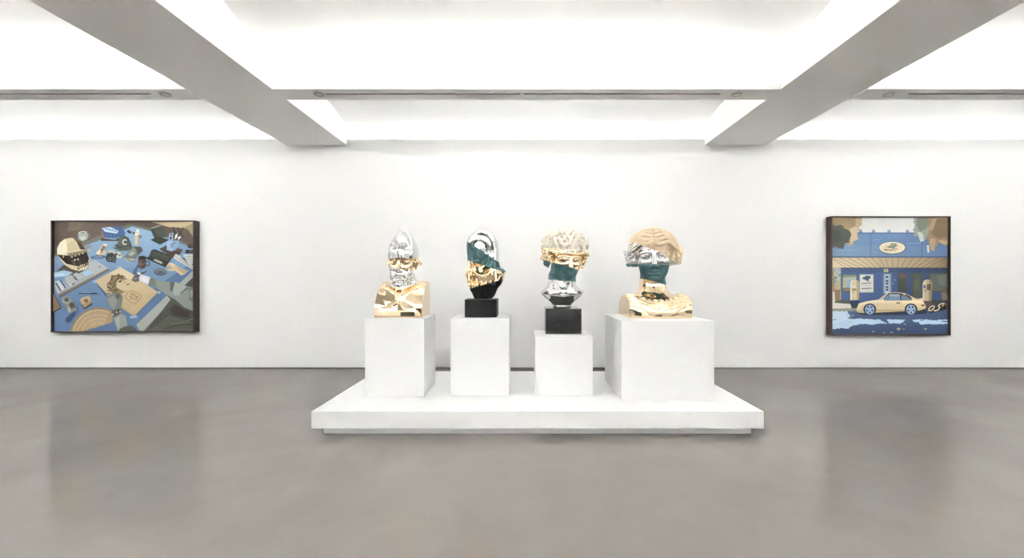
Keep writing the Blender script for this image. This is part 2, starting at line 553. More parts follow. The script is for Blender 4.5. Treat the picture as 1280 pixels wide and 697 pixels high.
def split_bust(parent, V, Q, cuts, parts):
    """cut one continuous sculpture by planes; parts = (name, material, label)"""
    me = bpy.data.meshes.new('tmp')
    me.from_pydata(V.tolist(), [], Q.tolist())
    rest = bmesh.new(); rest.from_mesh(me)
    bpy.data.meshes.remove(me)
    out = []
    for i, (name, m, label) in enumerate(parts):
        if i < len(cuts):
            p, n = cuts[i]
            piece = rest.copy()
            bmesh.ops.bisect_plane(piece, geom=piece.verts[:] + piece.edges[:] + piece.faces[:], dist=1e-6, plane_co=p, plane_no=n, clear_inner=True)
            bmesh.ops.bisect_plane(rest, geom=rest.verts[:] + rest.edges[:] + rest.faces[:], dist=1e-6, plane_co=p, plane_no=n, clear_outer=True)
        else:
            piece = rest
        pm = bpy.data.meshes.new(name)
        piece.to_mesh(pm); piece.free()
        pm.materials.append(m)
        pm.polygons.foreach_set('use_smooth', [True] * len(pm.polygons))
        o = link(name, pm, parent)
        if label:
            o['label'] = label
        out.append(o)
    return out

def face(F, nose=1.0, lids=True):
    """a classical head, 1 unit from chin to crown, looking along -y"""
    F.ell((0, .06, .66), (.33, .41, .35), 0.02)
    F.ell((0, -.10, .42), (.275, .27, .40), 0.10)
    F.ell((0, -.12, .19), (.215, .22, .17), 0.08)
    F.ell((0, -.31, .07), (.08, .06, .06), 0.07)
    for s in (-1, 1):
        F.ell((s * .17, -.225, .38), .095, 0.10)
        F.cap((s * .05, -.352, .575), (s * .205, -.285, .565), .045, .04, 0.05)
        F.ell((s * .135, -.405, .495), (.10, .10, .055), 0.05, 's')
        F.ell((s * .135, -.290, .495), (.085, .070, .066), 0.02)
        if lids:
            F.chain([(s * .06, -.33, .49), (s * .10, -.353, .522), (s * .15, -.352, .53), (s * .19, -.325, .512), (s * .215, -.295, .487)], .012, 0.012)
            F.chain([(s * .06, -.33, .488), (s * .11, -.345, .462), (s * .16, -.338, .46), (s * .205, -.305, .48)], .009, 0.015)
    F.cap((0, -.362, .57), (0, -.462, .325), .036, .048, 0.035)
    F.ell((0, -.47, .315), (.044, .045, .040), 0.02)
    for s in (-1, 1):
        F.ell((s * .05, -.415, .303), (.034, .045, .032), 0.02)
        F.ell((s * .028, -.455, .272), (.016, .02, .014), 0.012, 's')
    F.ell((0, -.32, .195), (.135, .07, .10), 0.07)
    F.chain([(-.098, -.352, .188), (-.045, -.392, .206), (0, -.398, .200), (.045, -.392, .206), (.098, -.352, .188)], .024, 0.015)
    F.chain([(-.075, -.358, .165), (-.03, -.388, .152), (.03, -.388, .152), (.075, -.358, .165)], .029, 0.015)
    F.chain([(-.11, -.36, .181), (-.04, -.418, .182), (.04, -.418, .182), (.11, -.36, .181)], .014, 0.012, 's')
    F.ell((0, -.375, .112), (.07, .03, .018), 0.03, 's')

def ear(F, s, z=.44, y=.03, x=.315):
    F.ell((s * x, y, z), (.045, .07, .115), 0.02)
    F.ell((s * (x + .05), y - .01, z + .02), (.03, .045, .075), 0.015, 's')
    F.chain([(s * (x + .02), y - .05, z - .05), (s * (x + .03), y - .055, z + .05), (s * (x + .035), y, z + .105), (s * (x + .035), y + .06, z + .06), (s * (x + .02), y + .05, z - .03)], .018, 0.01)
    F.ell((s * x, y - .035, z - .10), (.03, .03, .035), 0.02)

# ------------------------------------------------------------------ the four sculptures
rng = random.Random(7)
def to_xz(px, py, d, o):                            # picture point at distance d, relative to the bust's base
    return ((px - VPX) * d / FPX - o[0], EYE + (VPY - py) * d / FPX - o[2])
def line_cut(p1, p2, d, o, ytilt=0.0, y0=0.0):
    (x1, z1), (x2, z2) = to_xz(*p1, d, o), to_xz(*p2, d, o)
    s = (z2 - z1) / (x2 - x1)
    return ((x1, y0, z1), Vector((-s, -ytilt, 1)).normalized())
def profile(F, zs, cx, rs, ay, k=0.02, op='u', cy=None):
    lo = (-.5, -.5, min(zs)); hi = (.5, .5, max(zs))
    sl, (X, Y, Z) = F.local(lo, hi, .02)
    zz = F.ax[2][sl[2]]
    f = lambda a: np.interp(zz, zs, a).astype(np.float32).reshape(1, 1, -1)
    for_ = np.sqrt((X - f(cx)) ** 2 + ((Y - (f(cy) if cy is not None else 0)) / f(ay)) ** 2) - f(rs)
    cap_ = np.maximum(Z - max(zs), min(zs) - Z)
    F.put(sl, np.maximum(for_ * 0.8, cap_), k, op)

def bearded_helmet_bust():
    o = (-1.392, 5.165, 1.073)
    e = empty('portrait_bust', o, 'silver and gold bust of a bearded man with a pushed up helmet', 'sculpture', 'split metal busts')
    F = Field((-.30, -.29, -.02), (.30, .30, 1.03), .0042)
    # helmet pushed up on the crown: pointed dome, cheek rim, eye arches and nose guard
    F.ell((0, .035, .665), (.160, .215, .325), .012)
    F.ell((0, -.035, .69), (.152, .195, .24), .05)
    F.ell((0, .06, .68), (.155, .20, .24), .03)
    for sg in (-1, 1):
        F.chain([(sg * .016, -.228, .800), (sg * .05, -.220, .826), (sg * .085, -.192, .822), (sg * .105, -.165, .80)], .0085, .010, r1=.005)
        F.ell((sg * .054, -.232, .798), (.032, .030, .015), .010, 's')
        F.chain([(sg * .125, -.16, .70), (sg * .145, -.06, .76), (sg * .155, .05, .78), (sg * .14, .16, .72)], .006, .008)
    F.chain([(0, -.221, .825), (0, -.240, .78), (0, -.247, .725)], .011, .012, r1=.014)
    F.chain([(0, -.195, .90), (0, -.13, .955), (0, -.03, .992)], .005, .012)
    F.half((0, 0, .652), (0, .03, -1))
    F.chain([(math.sin(t) * .158, .01 - math.cos(t) * .218, .667 - .004 * (1 - math.cos(t))) for t in np.linspace(-3.1, 3.1, 31)], .0105, .006)
    # herm block with sloping chest
    F.ell((0, .16, .02), (.86, .40, .395), 0)
    F.ell((0, -.01, .17), (.25, .19, .16), .05)
    F.cap((0, .09, .30), (0, .06, .46), .135, .115, .06)
    F.half((.263, 0, 0), (1, 0, 0)); F.half((-.263, 0, 0), (-1, 0, 0))
    F.half((0, .23, 0), (0, 1, 0)); F.half((0, -.2508, 0), (0, -1, 0))
    F.box((0, 0, .055), (.263, .222, .055), .003, 0)
    F.chain([(-.155, -.04, .375), (-.125, -.085, .36), (-.07, -.135, .335), (0, -.165, .315), (.07, -.135, .335), (.125, -.085, .36), (.155, -.04, .375)], .014, .012)
    def skin(x, z):
        return .16 - .40 * math.sqrt(max(.02, 1 - (x / .86) ** 2 - ((z - .02) / .395) ** 2))
    for q in range(5):                              # cloak folds gathered on one shoulder
        pts = []
        for t in np.linspace(0, 1, 9):
            x = .215 - .012 * q - (.10 + .030 * q) * t + .012 * math.sin(5 * t + q)
            z = .365 - (.10 + .022 * q) * t - .010 * q
            pts.append((x, min(skin(x, z), -.05) - .002, z))
        F.chain(pts[:5], .005, .012, r1=.015); F.chain(pts[4:], .015, .012, r1=.006)
    F.chain([(.045, -.15, .33), (.03, -.19, .26), (.01, -.205, .20)], .012, .018, r1=.005)
    F.chain([(-.03, -.155, .325), (-.035, -.19, .27), (-.015, -.205, .215)], .011, .018, r1=.005)
    F.displace(lambda x, y, z:   .002 * np.sin(26 * x + 30 * z) * np.sin(21 * z + 9 * x + 1) * np.clip((z - .13) / .08, 0, 1) * np.clip((.40 - z) / .05, 0, 1), (-.3, -.3, .1), (.3, .3, .42))
    F.half((0, 0, 0), (0, 0, -1))
    # head
    s = .465
    F.frame((0, -.0, .378), None, (s, s, s))
    F.cap((0, .14, .30), (0, .13, -.2), .22, .25, .06)
    face(F)
    ear(F, 1, .46); ear(F, -1, .46)
    F.ell((0, -.20, .10), (.20, .17, .14), .06)     # the beard's mass
    for i in range(150):
        a = rng.uniform(-1.5, 1.5); v = rng.uniform(0, 1)
        z = .34 - .40 * v
        rr = .255 * (1 - .45 * max(0, v - .45)) * (1 if abs(a) > .5 else .97)
        x = rr * math.sin(a); y = -.12 - (.275 - .06 * v) * math.cos(a)
        if abs(x) < .12 and .11 < z < .29 or (abs(x) < .2 and z > .27):
            continue
        F.curl((x, y, z), (math.sin(a), -math.cos(a), -.15), .042, .019, .003, 1.0, rng.choice((-1, 1)), rng.uniform(0, 6), 6)
    F.displace(lambda x, y, z: .003 * np.sin(95 * x + 40 * z) * np.sin(88 * z - 30 * x + 20 * y) * np.clip((.22 + .25 * abs(x) / .2 - z) / .06, 0, 1) * np.clip((-y + .02) / .1, 0, 1) * np.clip((z + .10) / .05, 0, 1), (-.3, -.5, -.12), (.3, .1, .45))
    for sg in (-1, 1):                              # moustache
        F.chain([(0, -.415, .225), (sg * .05, -.405, .222), (sg * .10, -.365, .195), (sg * .14, -.33, .15)], .026, .015, r1=.016)
        for q in range(9):                          # hair under the rim, over the ears
            F.curl((sg * (.30 + .03 * (q % 3)), -.10 + .05 * q, .50 + .05 * (q % 2)), (sg, -.3 + .1 * q, 0), .04, .022, .008, 1.0, sg, q, 5)
    F.frame()
    V, Q = F.mesh()
    cuts = [((0, 0, .664), Vector((0, -.03, 1)).normalized()),
            line_cut((490, 334.5), (518, 338.5), 4.97, o),
            ((0, -.16, .335), Vector((0, -.32, 1)).normalized())]
    split_bust(e, V, Q, cuts, [('helmet', M_CHROME, 'silver helmet'), ('eye_band', M_GOLD, 'gold eye band'),
                               ('beard_band', M_CHROME, 'silver bearded jaw'), ('chest_block', M_GOLD, 'gold chest block')])

def veiled_bust():
    o = (-0.484, 5.18, 1.071)
    e = empty('portrait_bust', o, 'veiled woman bust in silver, teal, gold and black on a matte black block', 'sculpture', 'split metal busts')
    box_obj('base_block', (-.178, -.178, 0), (.178, .178, .200), M_BLACK, e, bevel=.003)
    F = Field((-.30, -.26, .17), (.33, .26, 1.03), .0038)
    z = [.190, .23, .316, .36, .425, .47, .50, .525, .545, .56, .60, .65, .72, .78, .83, .873, .91, .946, .97, .988, 1.0]
    L = [-.085, -.10, -.146, -.16, -.185, -.20, -.195, -.18, -.165, -.157, -.16, -.165, -.172, -.177, -.177, -.17, -.153, -.128, -.10, -.07, -.02]
    R = [.105, .135, .185, .212, .250, .268, .273, .27, .245, .212, .20, .195, .193, .190, .185, .172, .153, .128, .10, .07, .02]
    A = [.95, .85, .75, .72, .70, .68, .68, .7, .75, .82, .95, 1.0, 1.0, 1.0, 1.0, 1.0, 1.0, 1.0, 1.0, 1.0, 1.0]
    profile(F, z, [(a + b) / 2 for a, b in zip(L, R)], [(b - a) / 2 for a, b in zip(L, R)], A, 0)
    F.half((.272, 0, 0), (1, 0, -.05), .006)
    F.ell((.012, -.17, .74), (.135, .17, .215), .02, 's')         # hollow of the veil
    F.ell((.015, -.20, .585), (.10, .13, .13), .03, 's')
    s = .335
    R_ = rotm(-.10, .14, .06)
    F.frame((-.012, -.018, .600), R_, (s * 1.02, s, s), pivot=(0, .1, .3))
    face(F)
    F.cap((0, .0, .2), (.04, .08, -.35), .20, .24, .05)
    for i in range(46):                              # wreath of curls over the brow
        a = -1.55 + 3.1 * (i % 23) / 22
        lv = i // 23
        F.curl((.335 * math.sin(a), -.27 + .02 * lv - .03 * math.cos(a) , .60 + (.29 + .08 * lv) * math.cos(a) ** .8 if math.cos(a) > 0 else .6), (math.sin(a) * .6, -1, .5 * math.cos(a)), .055, .026, .01, 1.1, rng.choice((-1, 1)), i * 1.7, 6)
    for sg in (-1, 1):                               # locks beside the neck
        for q in range(3):
            F.chain([(sg * (.30 + .03 * q), -.16 + .05 * q, .52), (sg * (.33 + .03 * q), -.18 + .05 * q, .25), (sg * (.30 + .04 * q), -.16 + .04 * q, .0), (sg * (.33 + .05 * q), -.16, -.25)], .04, .02, r1=.03)
    F.frame()
    # hem of the veil, neckline and folds
    hem = [(-.135, -.155, .40), (-.13, -.15, .52), (-.138, -.14, .64), (-.145, -.12, .76), (-.125, -.12, .86), (-.07, -.125, .935), (0, -.13, .955), (.07, -.125, .935), (.13, -.12, .86), (.160, -.12, .76), (.158, -.14, .64), (.16, -.15, .52), (.175, -.165, .40)]
    F.chain(hem, .013, .012)
    for q in range(7):
        x = -.17 + .058 * q
        a_, b_, c_, d_ = (x * .93, -.14, .42 - .015 * (q % 2)), (x * .82 + .006, -.150, .36), (x * .68 + .008, -.135, .30), (x * .5 + .012, -.10, .21)
        F.chain([a_, b_], .003, .018, r1=.015); F.chain([b_, c_, d_], .015, .018, r1=.008)
    for q in range(1):
        zq = .50 - .05 * q
        F.chain([(-.09, -.12, zq + .02), (-.04, -.155, zq - .02), (.015, -.165, zq - .035), (.07, -.155, zq - .02), (.12, -.12, zq + .02)], .011, .012)
    F.displace(lambda x, y, zz: .004 * np.sin(62 * x + 9 * zz) * np.clip((.42 - zz) / .06, 0, 1), (-.3, -.3, .2), (.3, .3, .6))
    F.half((0, 0, .200), (0, 0, -1))
    V, Q = F.mesh()
    cuts = [line_cut((582.5, 300.5), (620.2, 325.2), 5.04, o), line_cut((582.5, 324.2), (631.3, 340.3), 5.04, o), line_cut((584.5, 361.4), (629.3, 348.9), 5.04, o)]
    split_bust(e, V, Q, cuts, [('veil', M_CHROME, 'silver veil top'), ('face_band', M_TEAL, 'teal face band'),
                               ('neck_band', M_GOLD, 'gold neck and shoulders'), ('lower_chest', M_BLACK, 'black tapering chest')])

def curly_bust():
    o = (0.448, 5.275, 0.8755)
    e = empty('portrait_bust', o, 'curly haired youth bust with stone crown and silver neck on glossy black cube', 'sculpture', 'split metal busts')
    box_obj('base_block', (-.204, -.204, 0), (.204, .204, .290), M_GLOSS, e, bevel=.004)
    F = Field((-.36, -.36, .27), (.36, .36, 1.25), .0042)
    z = [.290, .312, .318, .335, .355, .38, .41, .44, .465, .49, .515, .54, .57, .68]
    r = [.105, .105, .098, .105, .128, .170, .212, .243, .250, .236, .202, .174, .158, .150]
    profile(F, z, [0] * 14, r, [.9, .9, .9, .88, .82, .76, .73, .72, .72, .75, .82, .90, .95, 1.0], 0, cy=[0, 0, 0, 0, 0, 0, 0, 0, 0, .0, .01, .02, .03, .04])
    F.cap((0, .04, .45), (.01, .06, .75), .155, .140, .05)
    F.chain([(-.235, -.02, .475), (-.15, -.125, .45), (0, -.172, .43), (.15, -.125, .45), (.235, -.02, .475)], .014, .02)
    for sg in (-1, 1):                               # neck cords and collar bones
        F.chain([(sg * .125, .0, .70), (sg * .08, -.09, .56), (sg * .025, -.145, .49)], .024, .03)
        F.chain([(sg * .03, -.150, .48), (sg * .12, -.115, .50), (sg * .2, -.01, .50)], .016, .02)
    F.ell((0, -.115, .565), (.028, .03, .034), .03)
    F.half((0, 0, .290), (0, 0, -1))
    s = .50
    R_ = rotm(.24, .19, .03)
    F.frame((.012, -.045, .630), R_, (s * 1.17, s * 1.02, s), pivot=(0, .1, .3))
    face(F)
    for sg in (-1, 1):
        ear(F, sg, .40, -.02, .36)
    F.ell((0, .08, .80), (.432, .402, .316), .02)
    F.ell((0, .20, .60), (.37, .34, .34), .03)
    for k, (th, N) in enumerate(((.20, 5), (.48, 10), (.76, 15), (1.04, 19), (1.32, 22), (1.60, 23), (1.88, 22))):
        for i in range(N):                           # comma shaped locks in rows down from the crown
            ph = 6.28318 * (i + .5 * (k % 2)) / N + rng.uniform(-.08, .08)
            sd = rng.choice((-1, 1)); tw = rng.uniform(.9, 1.3)
            pts = []
            for t in np.linspace(0, 1, 8):
                q = th - .22 + .46 * t - .10 * max(0, t - .7) * 3
                f = ph + sd * (.10 * math.sin(3.1 * t) + .30 * tw * max(0, t - .45) ** 1.5) / max(.35, math.sin(th))
                lift = 1.0 + .035 * math.sin(3.14159 * t) + .02 * t
                x, y, z_ = math.sin(q) * math.sin(f), -math.sin(q) * math.cos(f), math.cos(q)
                pts.append((x * .450 * lift, .08 + y * .42 * lift, .80 + z_ * .330 * lift))
            m = pts[4]
            if m[1] < .0 and m[2] < .70 and abs(m[0]) < .42:
                continue
            F.chain(pts, .045, .0015, r1=.022)
    for i in range(11):                              # fringe over the band
        a = -1.0 + 2.0 * i / 10
        F.curl((.40 * math.sin(a), .06 - .465 * math.cos(a), .70 + .01 * (i % 2)), (math.sin(a), -math.cos(a), -.1), .055, .026, .008, 1.0, 1 if i % 2 else -1, i, 6)
    for sg in (-1, 1):
        for q in range(22):
            F.curl((sg * (.37 + .05 * (q % 2) + .02 * rng.random() - .012 * (q // 5)), -.13 + .07 * (q % 5) + (.1 if q > 14 else 0), .70 - .085 * (q // 5)), (sg, -.5, 0), .062, .027, .004, 1.1, sg, q, 6)
    F.chain([(.44 * math.sin(t),   .05 - .470 * math.cos(t), .665 + .05 * (1 - math.cos(t)) * .5) for t in np.linspace(-1.15, 1.15, 17)], .034, .006)
    V, Q = F.mesh()
    cuts = [line_cut((669.5, 308.5), (734.9, 314.7), 5.06, o), line_cut((669.5, 320.9), (721.6, 336.5), 5.03, o), line_cut((683.9, 349.1), (718.8, 351.8), 5.05, o)]
    split_bust(e, V, Q, cuts, [('hair_crown', M_STONE, 'pale stone curls'), ('brow_band', M_GOLD, 'gold brow band'),
                               ('face_band', M_TEAL, 'teal lower face'), ('neck_bust', M_CHROME, 'silver neck and chest')])

def wavy_bust():
    o = (1.527, 5.25, 1.064)
    e = empty('portrait_bust', o, 'largest bust, woman with wavy sand coloured hair, teal mouth band and gold shoulders', 'sculpture', 'split metal busts')
    F = Field((-.40, -.36, -.02), (.40, .42, 1.09), .0045)
    F.ell((0, .04, .0), (.80, .37, .275), 0)
    F.cap((0, .05, .16), (0, .07, .34), .235, .150, .05)
    F.cap((0, .07, .30), (0, .08, .55), .150, .140, .04)
    F.ell((0, -.08, .10), (.33, .21, .14), .05)
    F.half((.35, 0, 0), (1, 0, 0), .006); F.half((-.35, 0, 0), (-1, 0, 0), .006)
    F.box((0, 0, .02), (.35, .36, .02), .0, .0)
    F.box((0, .12, .09), (.35, .18, .09), .003, .01)
    F.ell((0, .59, .1), (.915, .915, 6), .004, 'i')
    F.half((0, .30, 0), (0, 1, 0), .006)
    # swags of the garment over the shoulders and chest
    def surf(x, z):
        return max(.04 - .37 * math.sqrt(max(.02, 1 - (x / .80) ** 2 - (z / .275) ** 2)), .59 - math.sqrt(.915 ** 2 - x * x))
    for q in range(5):
        dz = -.026 * q
        pts = []
        for t in np.linspace(-1, 1, 15):
            x = .315 * t; z = min(.262, .165 + dz + .10 * t * t + .006 * math.sin(9 * t + 2 * q))
            pts.append((x, surf(x, z) - .003, z))
        F.chain(pts, .016 - .001 * q, .010)
    for q in range(9):
        t = q / 8 * 2 - 1
        x = .24 * t; z = .175 + .055 * t * t
        F.curl((x, surf(x, z) - .004, z), (t * .6, -1, .5), .030, .011, .005, 1.0, 1 if q % 2 else -1, q * 1.3, 6)
    for sg in (-1, 1):
        for q in range(12):
            x = .26 + .035 * (q % 3); z = .16 + .026 * (q // 3)
            F.curl((sg * x, surf(x, z) - .006, z), (sg * .4, -.8, .6), .030, .013, .004, 1.1, sg, q * 2, 6)
    F.displace(lambda x, y, z: .004 * np.sin(23 * x + 8 * z) * np.sin(31 * z + 6 * x) * np.clip((z - .05) / .04, 0, 1) * np.clip((.34 - z) / .05, 0, 1), (-.4, -.36, .04), (.4, .3, .36))
    F.half((0, 0, 0), (0, 0, -1))
    s = .58
    R_ = rotm(-.24, .03, -.035)
    F.frame((.012, .02, .412), R_, (s * 1.12, s, s), pivot=(0, .1, .3))
    face(F)
    for sg in (-1, 1):
        F.chain([(sg * .30, .02, .42), (sg * .32, .02, .37), (sg * .30, .03, .33)], .045, .02, r1=.03)
    F.ell((0, .13, .64), (.43, .44, .385), .02)
    F.ell((0, .47, .52), (.20, .16, .18), .04)
    for sg in (-1, 1):
        F.ell((sg * .36, .12, .52), (.13, .24, .22), .05)
        for j in range(13):                          # wavy strands combed from the parting to the sides
            b = math.radians(75 - 12.5 * j)
            pts = []
            for i in range(19):
                f = i / 18
                a = math.radians(4 + 88 * f)
                bb = b + .085 * math.sin(15 * f + .9 * j) * (1 - .4 * f)
                x = .475 * math.sin(a)
                y = .12 - .485 * math.cos(a) * math.sin(bb) - .02
                z_ = .665 + .385 * math.cos(a) * math.cos(bb) - .23 * f ** 2.2 * (.7 + .3 * math.sin(b)) 
                pts.append((sg * (x - .05 * f ** 3), y + (.02 * j - .10) * f * f, z_))
            F.chain(pts, .044, .004, r1=.026)
        for q in range(25):                          # loose curls around the ears
            F.curl((sg * (.39 + .045 * (q % 3) - .01 * (q // 5)), -.12 + .075 * (q % 5), .62 - .062 * (q // 5)), (sg, -.6, .1), .056, .022, .004, 1.15, sg, q * 1.1, 6)
    V, Q = F.mesh()
    cuts = [line_cut((791.1, 300.1), (840.3, 322.6), 5.06, o), line_cut((789.1, 328.2), (842.3, 331.4), 5.02, o), line_cut((804.2, 347.0), (840.3, 357.0), 5.05, o)]
    split_bust(e, V, Q, cuts, [('hair_crown', M_SAND, 'sand stone hair'), ('eye_band', M_CHROME, 'silver eye band'),
                               ('mouth_band', M_TEAL, 'teal lower face'), ('shoulder_block', M_GOLD, 'gold neck and shoulders')])

bearded_helmet_bust()
veiled_bust()
curly_bust()
wavy_bust()

# ------------------------------------------------------------------ framed paintings
def pigment(c):
    r, g, b, a = srgb(c)
    l = .3 * r + .59 * g + .11 * b
    return tuple(min(1, 1.03 * (x * .74 + l * .26)) for x in (r, g, b)) + (1,)

class Canvas:
    """flat shapes of paint laid over one another on a stretched canvas; coordinates are canvas metres"""
    def __init__(self, W, H):
        self.W, self.H = W, H
        self.v, self.f, self.c = [], [], []
        self.n = 0
        self.map = lambda x, y: (x, y)

    def frame(self, fn):
        self.map = fn

    def _add(self, pts, tris, cols):
        y = -0.000015 * self.n
        self.n += 1
        b = len(self.v)
        for x, z in pts:
            self.v.append((min(max(x, 0), self.W), y, min(max(z, 0), self.H)))
        for t in tris:
            a, c, d = (pts[i] for i in t)
            cr = (c[0] - a[0]) * (d[1] - a[1]) - (c[1] - a[1]) * (d[0] - a[0])
            if abs(cr) < 1e-9:
                continue
            t = t if cr > 0 else t[::-1]
            self.f.append([b + i for i in t])
            self.c.append([cols[i] for i in t])

    def poly(self, pts, col, col2=None, axis=1):
        p = [self.map(*q) for q in pts]
        ok = [p[0]]
        for q in p[1:]:
            if abs(q[0] - ok[-1][0]) + abs(q[1] - ok[-1][1]) > 1e-5:
                ok.append(q)
        p = ok
        p = clip(p, self.W, self.H)
        if len(p) < 3:
            return
        tris = tessellate_polygon([[Vector((x, z, 0)) for x, z in p]])
        c1 = pigment(col)
        if col2 is None:
            cols = [c1] * len(p)
        else:
            c2 = pigment(col2)
            a = [q[axis] for q in p]
            lo, hi = min(a), max(a)
            # colour 1 at the left / top, colour 2 at the right / bottom
            w_ = [(q - lo) / (hi - lo + 1e-9) for q in a]
            if axis == 1:
                w_ = [1 - x for x in w_]
            cols = [tuple(c1[k] * (1 - x) + c2[k] * x for k in range(4)) for x in w_]
        self._add(p, tris, cols)

    def oval(self, cx, cy, rx, ry, col, rot=0.0, n=20, a0=0, a1=360):
        r = math.radians(rot)
        pts = []
        full = abs(a1 - a0) >= 360
        m = n if full else n + 1
        for i in range(m):
            a = math.radians(a0 + (a1 - a0) * i / n)
            x, y = rx * math.cos(a), ry * math.sin(a)
            pts.append((cx + x * math.cos(r) - y * math.sin(r), cy + x * math.sin(r) + y * math.cos(r)))
        self.poly(pts, col)

    def line(self, pts, w_, col):
        for a, b in zip(pts, pts[1:]):
            dx, dy = b[0] - a[0], b[1] - a[1]
            l = math.hypot(dx, dy) + 1e-9
            nx, ny = -dy / l * w_ / 2, dx / l * w_ / 2
            ex, ey = dx / l * w_ * .25, dy / l * w_ * .25
            self.poly([(a[0] + nx - ex, a[1] + ny - ey), (b[0] + nx + ex, b[1] + ny + ey), (b[0] - nx + ex, b[1] - ny + ey), (a[0] - nx - ex, a[1] - ny - ey)], col)

    def ring(self, cx, cy, rx, ry, w_, col, rot=0, n=24, a0=0, a1=360):
        r = math.radians(rot)
        pts = []
        for i in range(n + 1):
            a = math.radians(a0 + (a1 - a0) * i / n)
            x, y = rx * math.cos(a), ry * math.sin(a)
            pts.append((cx + x * math.cos(r) - y * math.sin(r), cy + x * math.sin(r) + y * math.cos(r)))
        self.line(pts, w_, col)

    def blob(self, cx, cy, rx, ry, col, seed=1, n=26, j=.25):
        q = random.Random(seed)
        pts = []
        for i in range(n):
            a = 6.28318 * i / n
            k = 1 + j * (q.random() - .5) * 2
            pts.append((cx + rx * k * math.cos(a), cy + ry * k * math.sin(a)))
        self.poly(pts, col)

    def ragged(self, pts, col, amp, seed=3, step=6.0):
        """outline with torn, leafy or watery edges"""
        q = random.Random(seed)
        out = []
        for a, b in zip(pts, pts[1:] + pts[:1]):
            n = max(1, int(math.hypot(b[0] - a[0], b[1] - a[1]) / step))
            for i in range(n):
                t = i / n
                out.append((a[0] + (b[0] - a[0]) * t + q.uniform(-amp, amp) * (i > 0), a[1] + (b[1] - a[1]) * t + q.uniform(-amp, amp) * (i > 0)))
        self.poly(out, col)

    def text(self, s, x, y, w_, h, t, col, slant=0.0, up=(0, -1), right=(1, 0), gap=.3):
        cw = w_ / (len(s) + gap * (len(s) - 1))
        for i, ch in enumerate(s):
            ox = i * cw * (1 + gap)
            for st in GLYPH.get(ch, []):
                pts = []
                for gx, gy in st:
                    a = ox + gx * cw + slant * gy * h
                    b = gy * h
                    pts.append((x + right[0] * a + up[0] * b, y + right[1] * a + up[1] * b))
                self.line(pts, t, col)

    def build(self, name, parent, loc):
        me = bpy.data.meshes.new(name)
        # backing board so that the canvas has its own thickness
        b = len(self.v)
        W, H = self.W, self.H
        vs = self.v + [(0, .001, 0), (W, .001, 0), (W, .001, H), (0, .001, H), (0, .03, 0), (W, .03, 0), (W, .03, H), (0, .03, H)]
        fs = self.f + [[b, b + 1, b + 2, b + 3], [b + 5, b + 4, b + 7, b + 6], [b + 4, b + 5, b + 1, b], [b + 3, b + 2, b + 6, b + 7], [b + 4, b, b + 3, b + 7], [b + 1, b + 5, b + 6, b + 2]]
        cs = self.c + [[(.3, .3, .3, 1)] * 4] * 6
        me.from_pydata(vs, [], fs)
        at = me.color_attributes.new('paint', 'FLOAT_COLOR', 'CORNER')
        at.data.foreach_set('color', [x for f in cs for c in f for x in c])
        me.materials.append(M_PAINT)
        return link(name, me, parent, loc)

def clip(p, W, H):
    for ax, lim, sg in ((0, 0, 1), (0, W, -1), (1, 0, 1), (1, H, -1)):
        out = []
        for i in range(len(p)):
            a, b = p[i - 1], p[i]
            ia, ib = sg * (a[ax] - lim) >= 0, sg * (b[ax] - lim) >= 0
            if ia != ib:
                t = (lim - a[ax]) / (b[ax] - a[ax])
                out.append((a[0] + (b[0] - a[0]) * t, a[1] + (b[1] - a[1]) * t))
            if ib:
                out.append(b)
        p = out
        if not p:
            break
    return p

GLYPH = {
    'D': [[(0, 0), (0, 1), (.6, 1), (1, .7), (1, .3), (.6, 0), (0, 0)]],
    'I': [[(.5, 0), (.5, 1)]],
    'O': [[(.5, 0), (0, .3), (0, .7), (.5, 1), (1, .7), (1, .3), (.5, 0)]],
    'R': [[(0, 0), (0, 1), (.8, 1), (1, .75), (.8, .5), (0, .5)], [(.5, .5), (1, 0)]],
    'C': [[(1, .85), (.65, 1), (.2, .9), (0, .5), (.2, .1), (.65, 0), (1, .15)]],
    'M': [[(0, 0), (0, 1), (.5, .4), (1, 1), (1, 0)]],
    'B': [[(0, 0), (0, 1), (.8, .95), (.8, .55), (0, .5)], [(.8, .55), (1, .3), (.8, 0), (0, 0)]],
    'L': [[(0, 1), (0, 0), (1, 0)]],
    'G': [[(1, .85), (.5, 1), (0, .6), (.1, .1), (.6, 0), (1, .2), (1, .45), (.6, .45)]],
    'A': [[(0, 0), (.5, 1), (1, 0)], [(.2, .35), (.8, .35)]],
    'S': [[(1, .85), (.5, 1), (.05, .8), (.2, .55), (.8, .45), (.95, .2), (.5, 0), (0, .15)]],
}

def frame_box(name, W, H, D, lip, m, parent):
    """deep floater frame: four mitred sides with a thin front lip"""
    bm = bmesh.new()
    o = [(0, 0), (W, 0), (W, H), (0, H)]
    i = [(lip, lip), (W - lip, lip), (W - lip, H - lip), (lip, H - lip)]
    of = [bm.verts.new((x, 0, z)) for x, z in o]; ob = [bm.verts.new((x, D, z)) for x, z in o]
    nf = [bm.verts.new((x, 0, z)) for x, z in i]; nb = [bm.verts.new((x, D, z)) for x, z in i]
    for k in range(4):
        l = (k + 1) % 4
        bm.faces.new((of[k], of[l], nf[l], nf[k])); bm.faces.new((of[l], of[k], ob[k], ob[l]))
        bm.faces.new((nf[k], nf[l], nb[l], nb[k])); bm.faces.new((ob[k], nb[k], nb[l], ob[l]))
    return bm_obj(name, bm, m, parent)

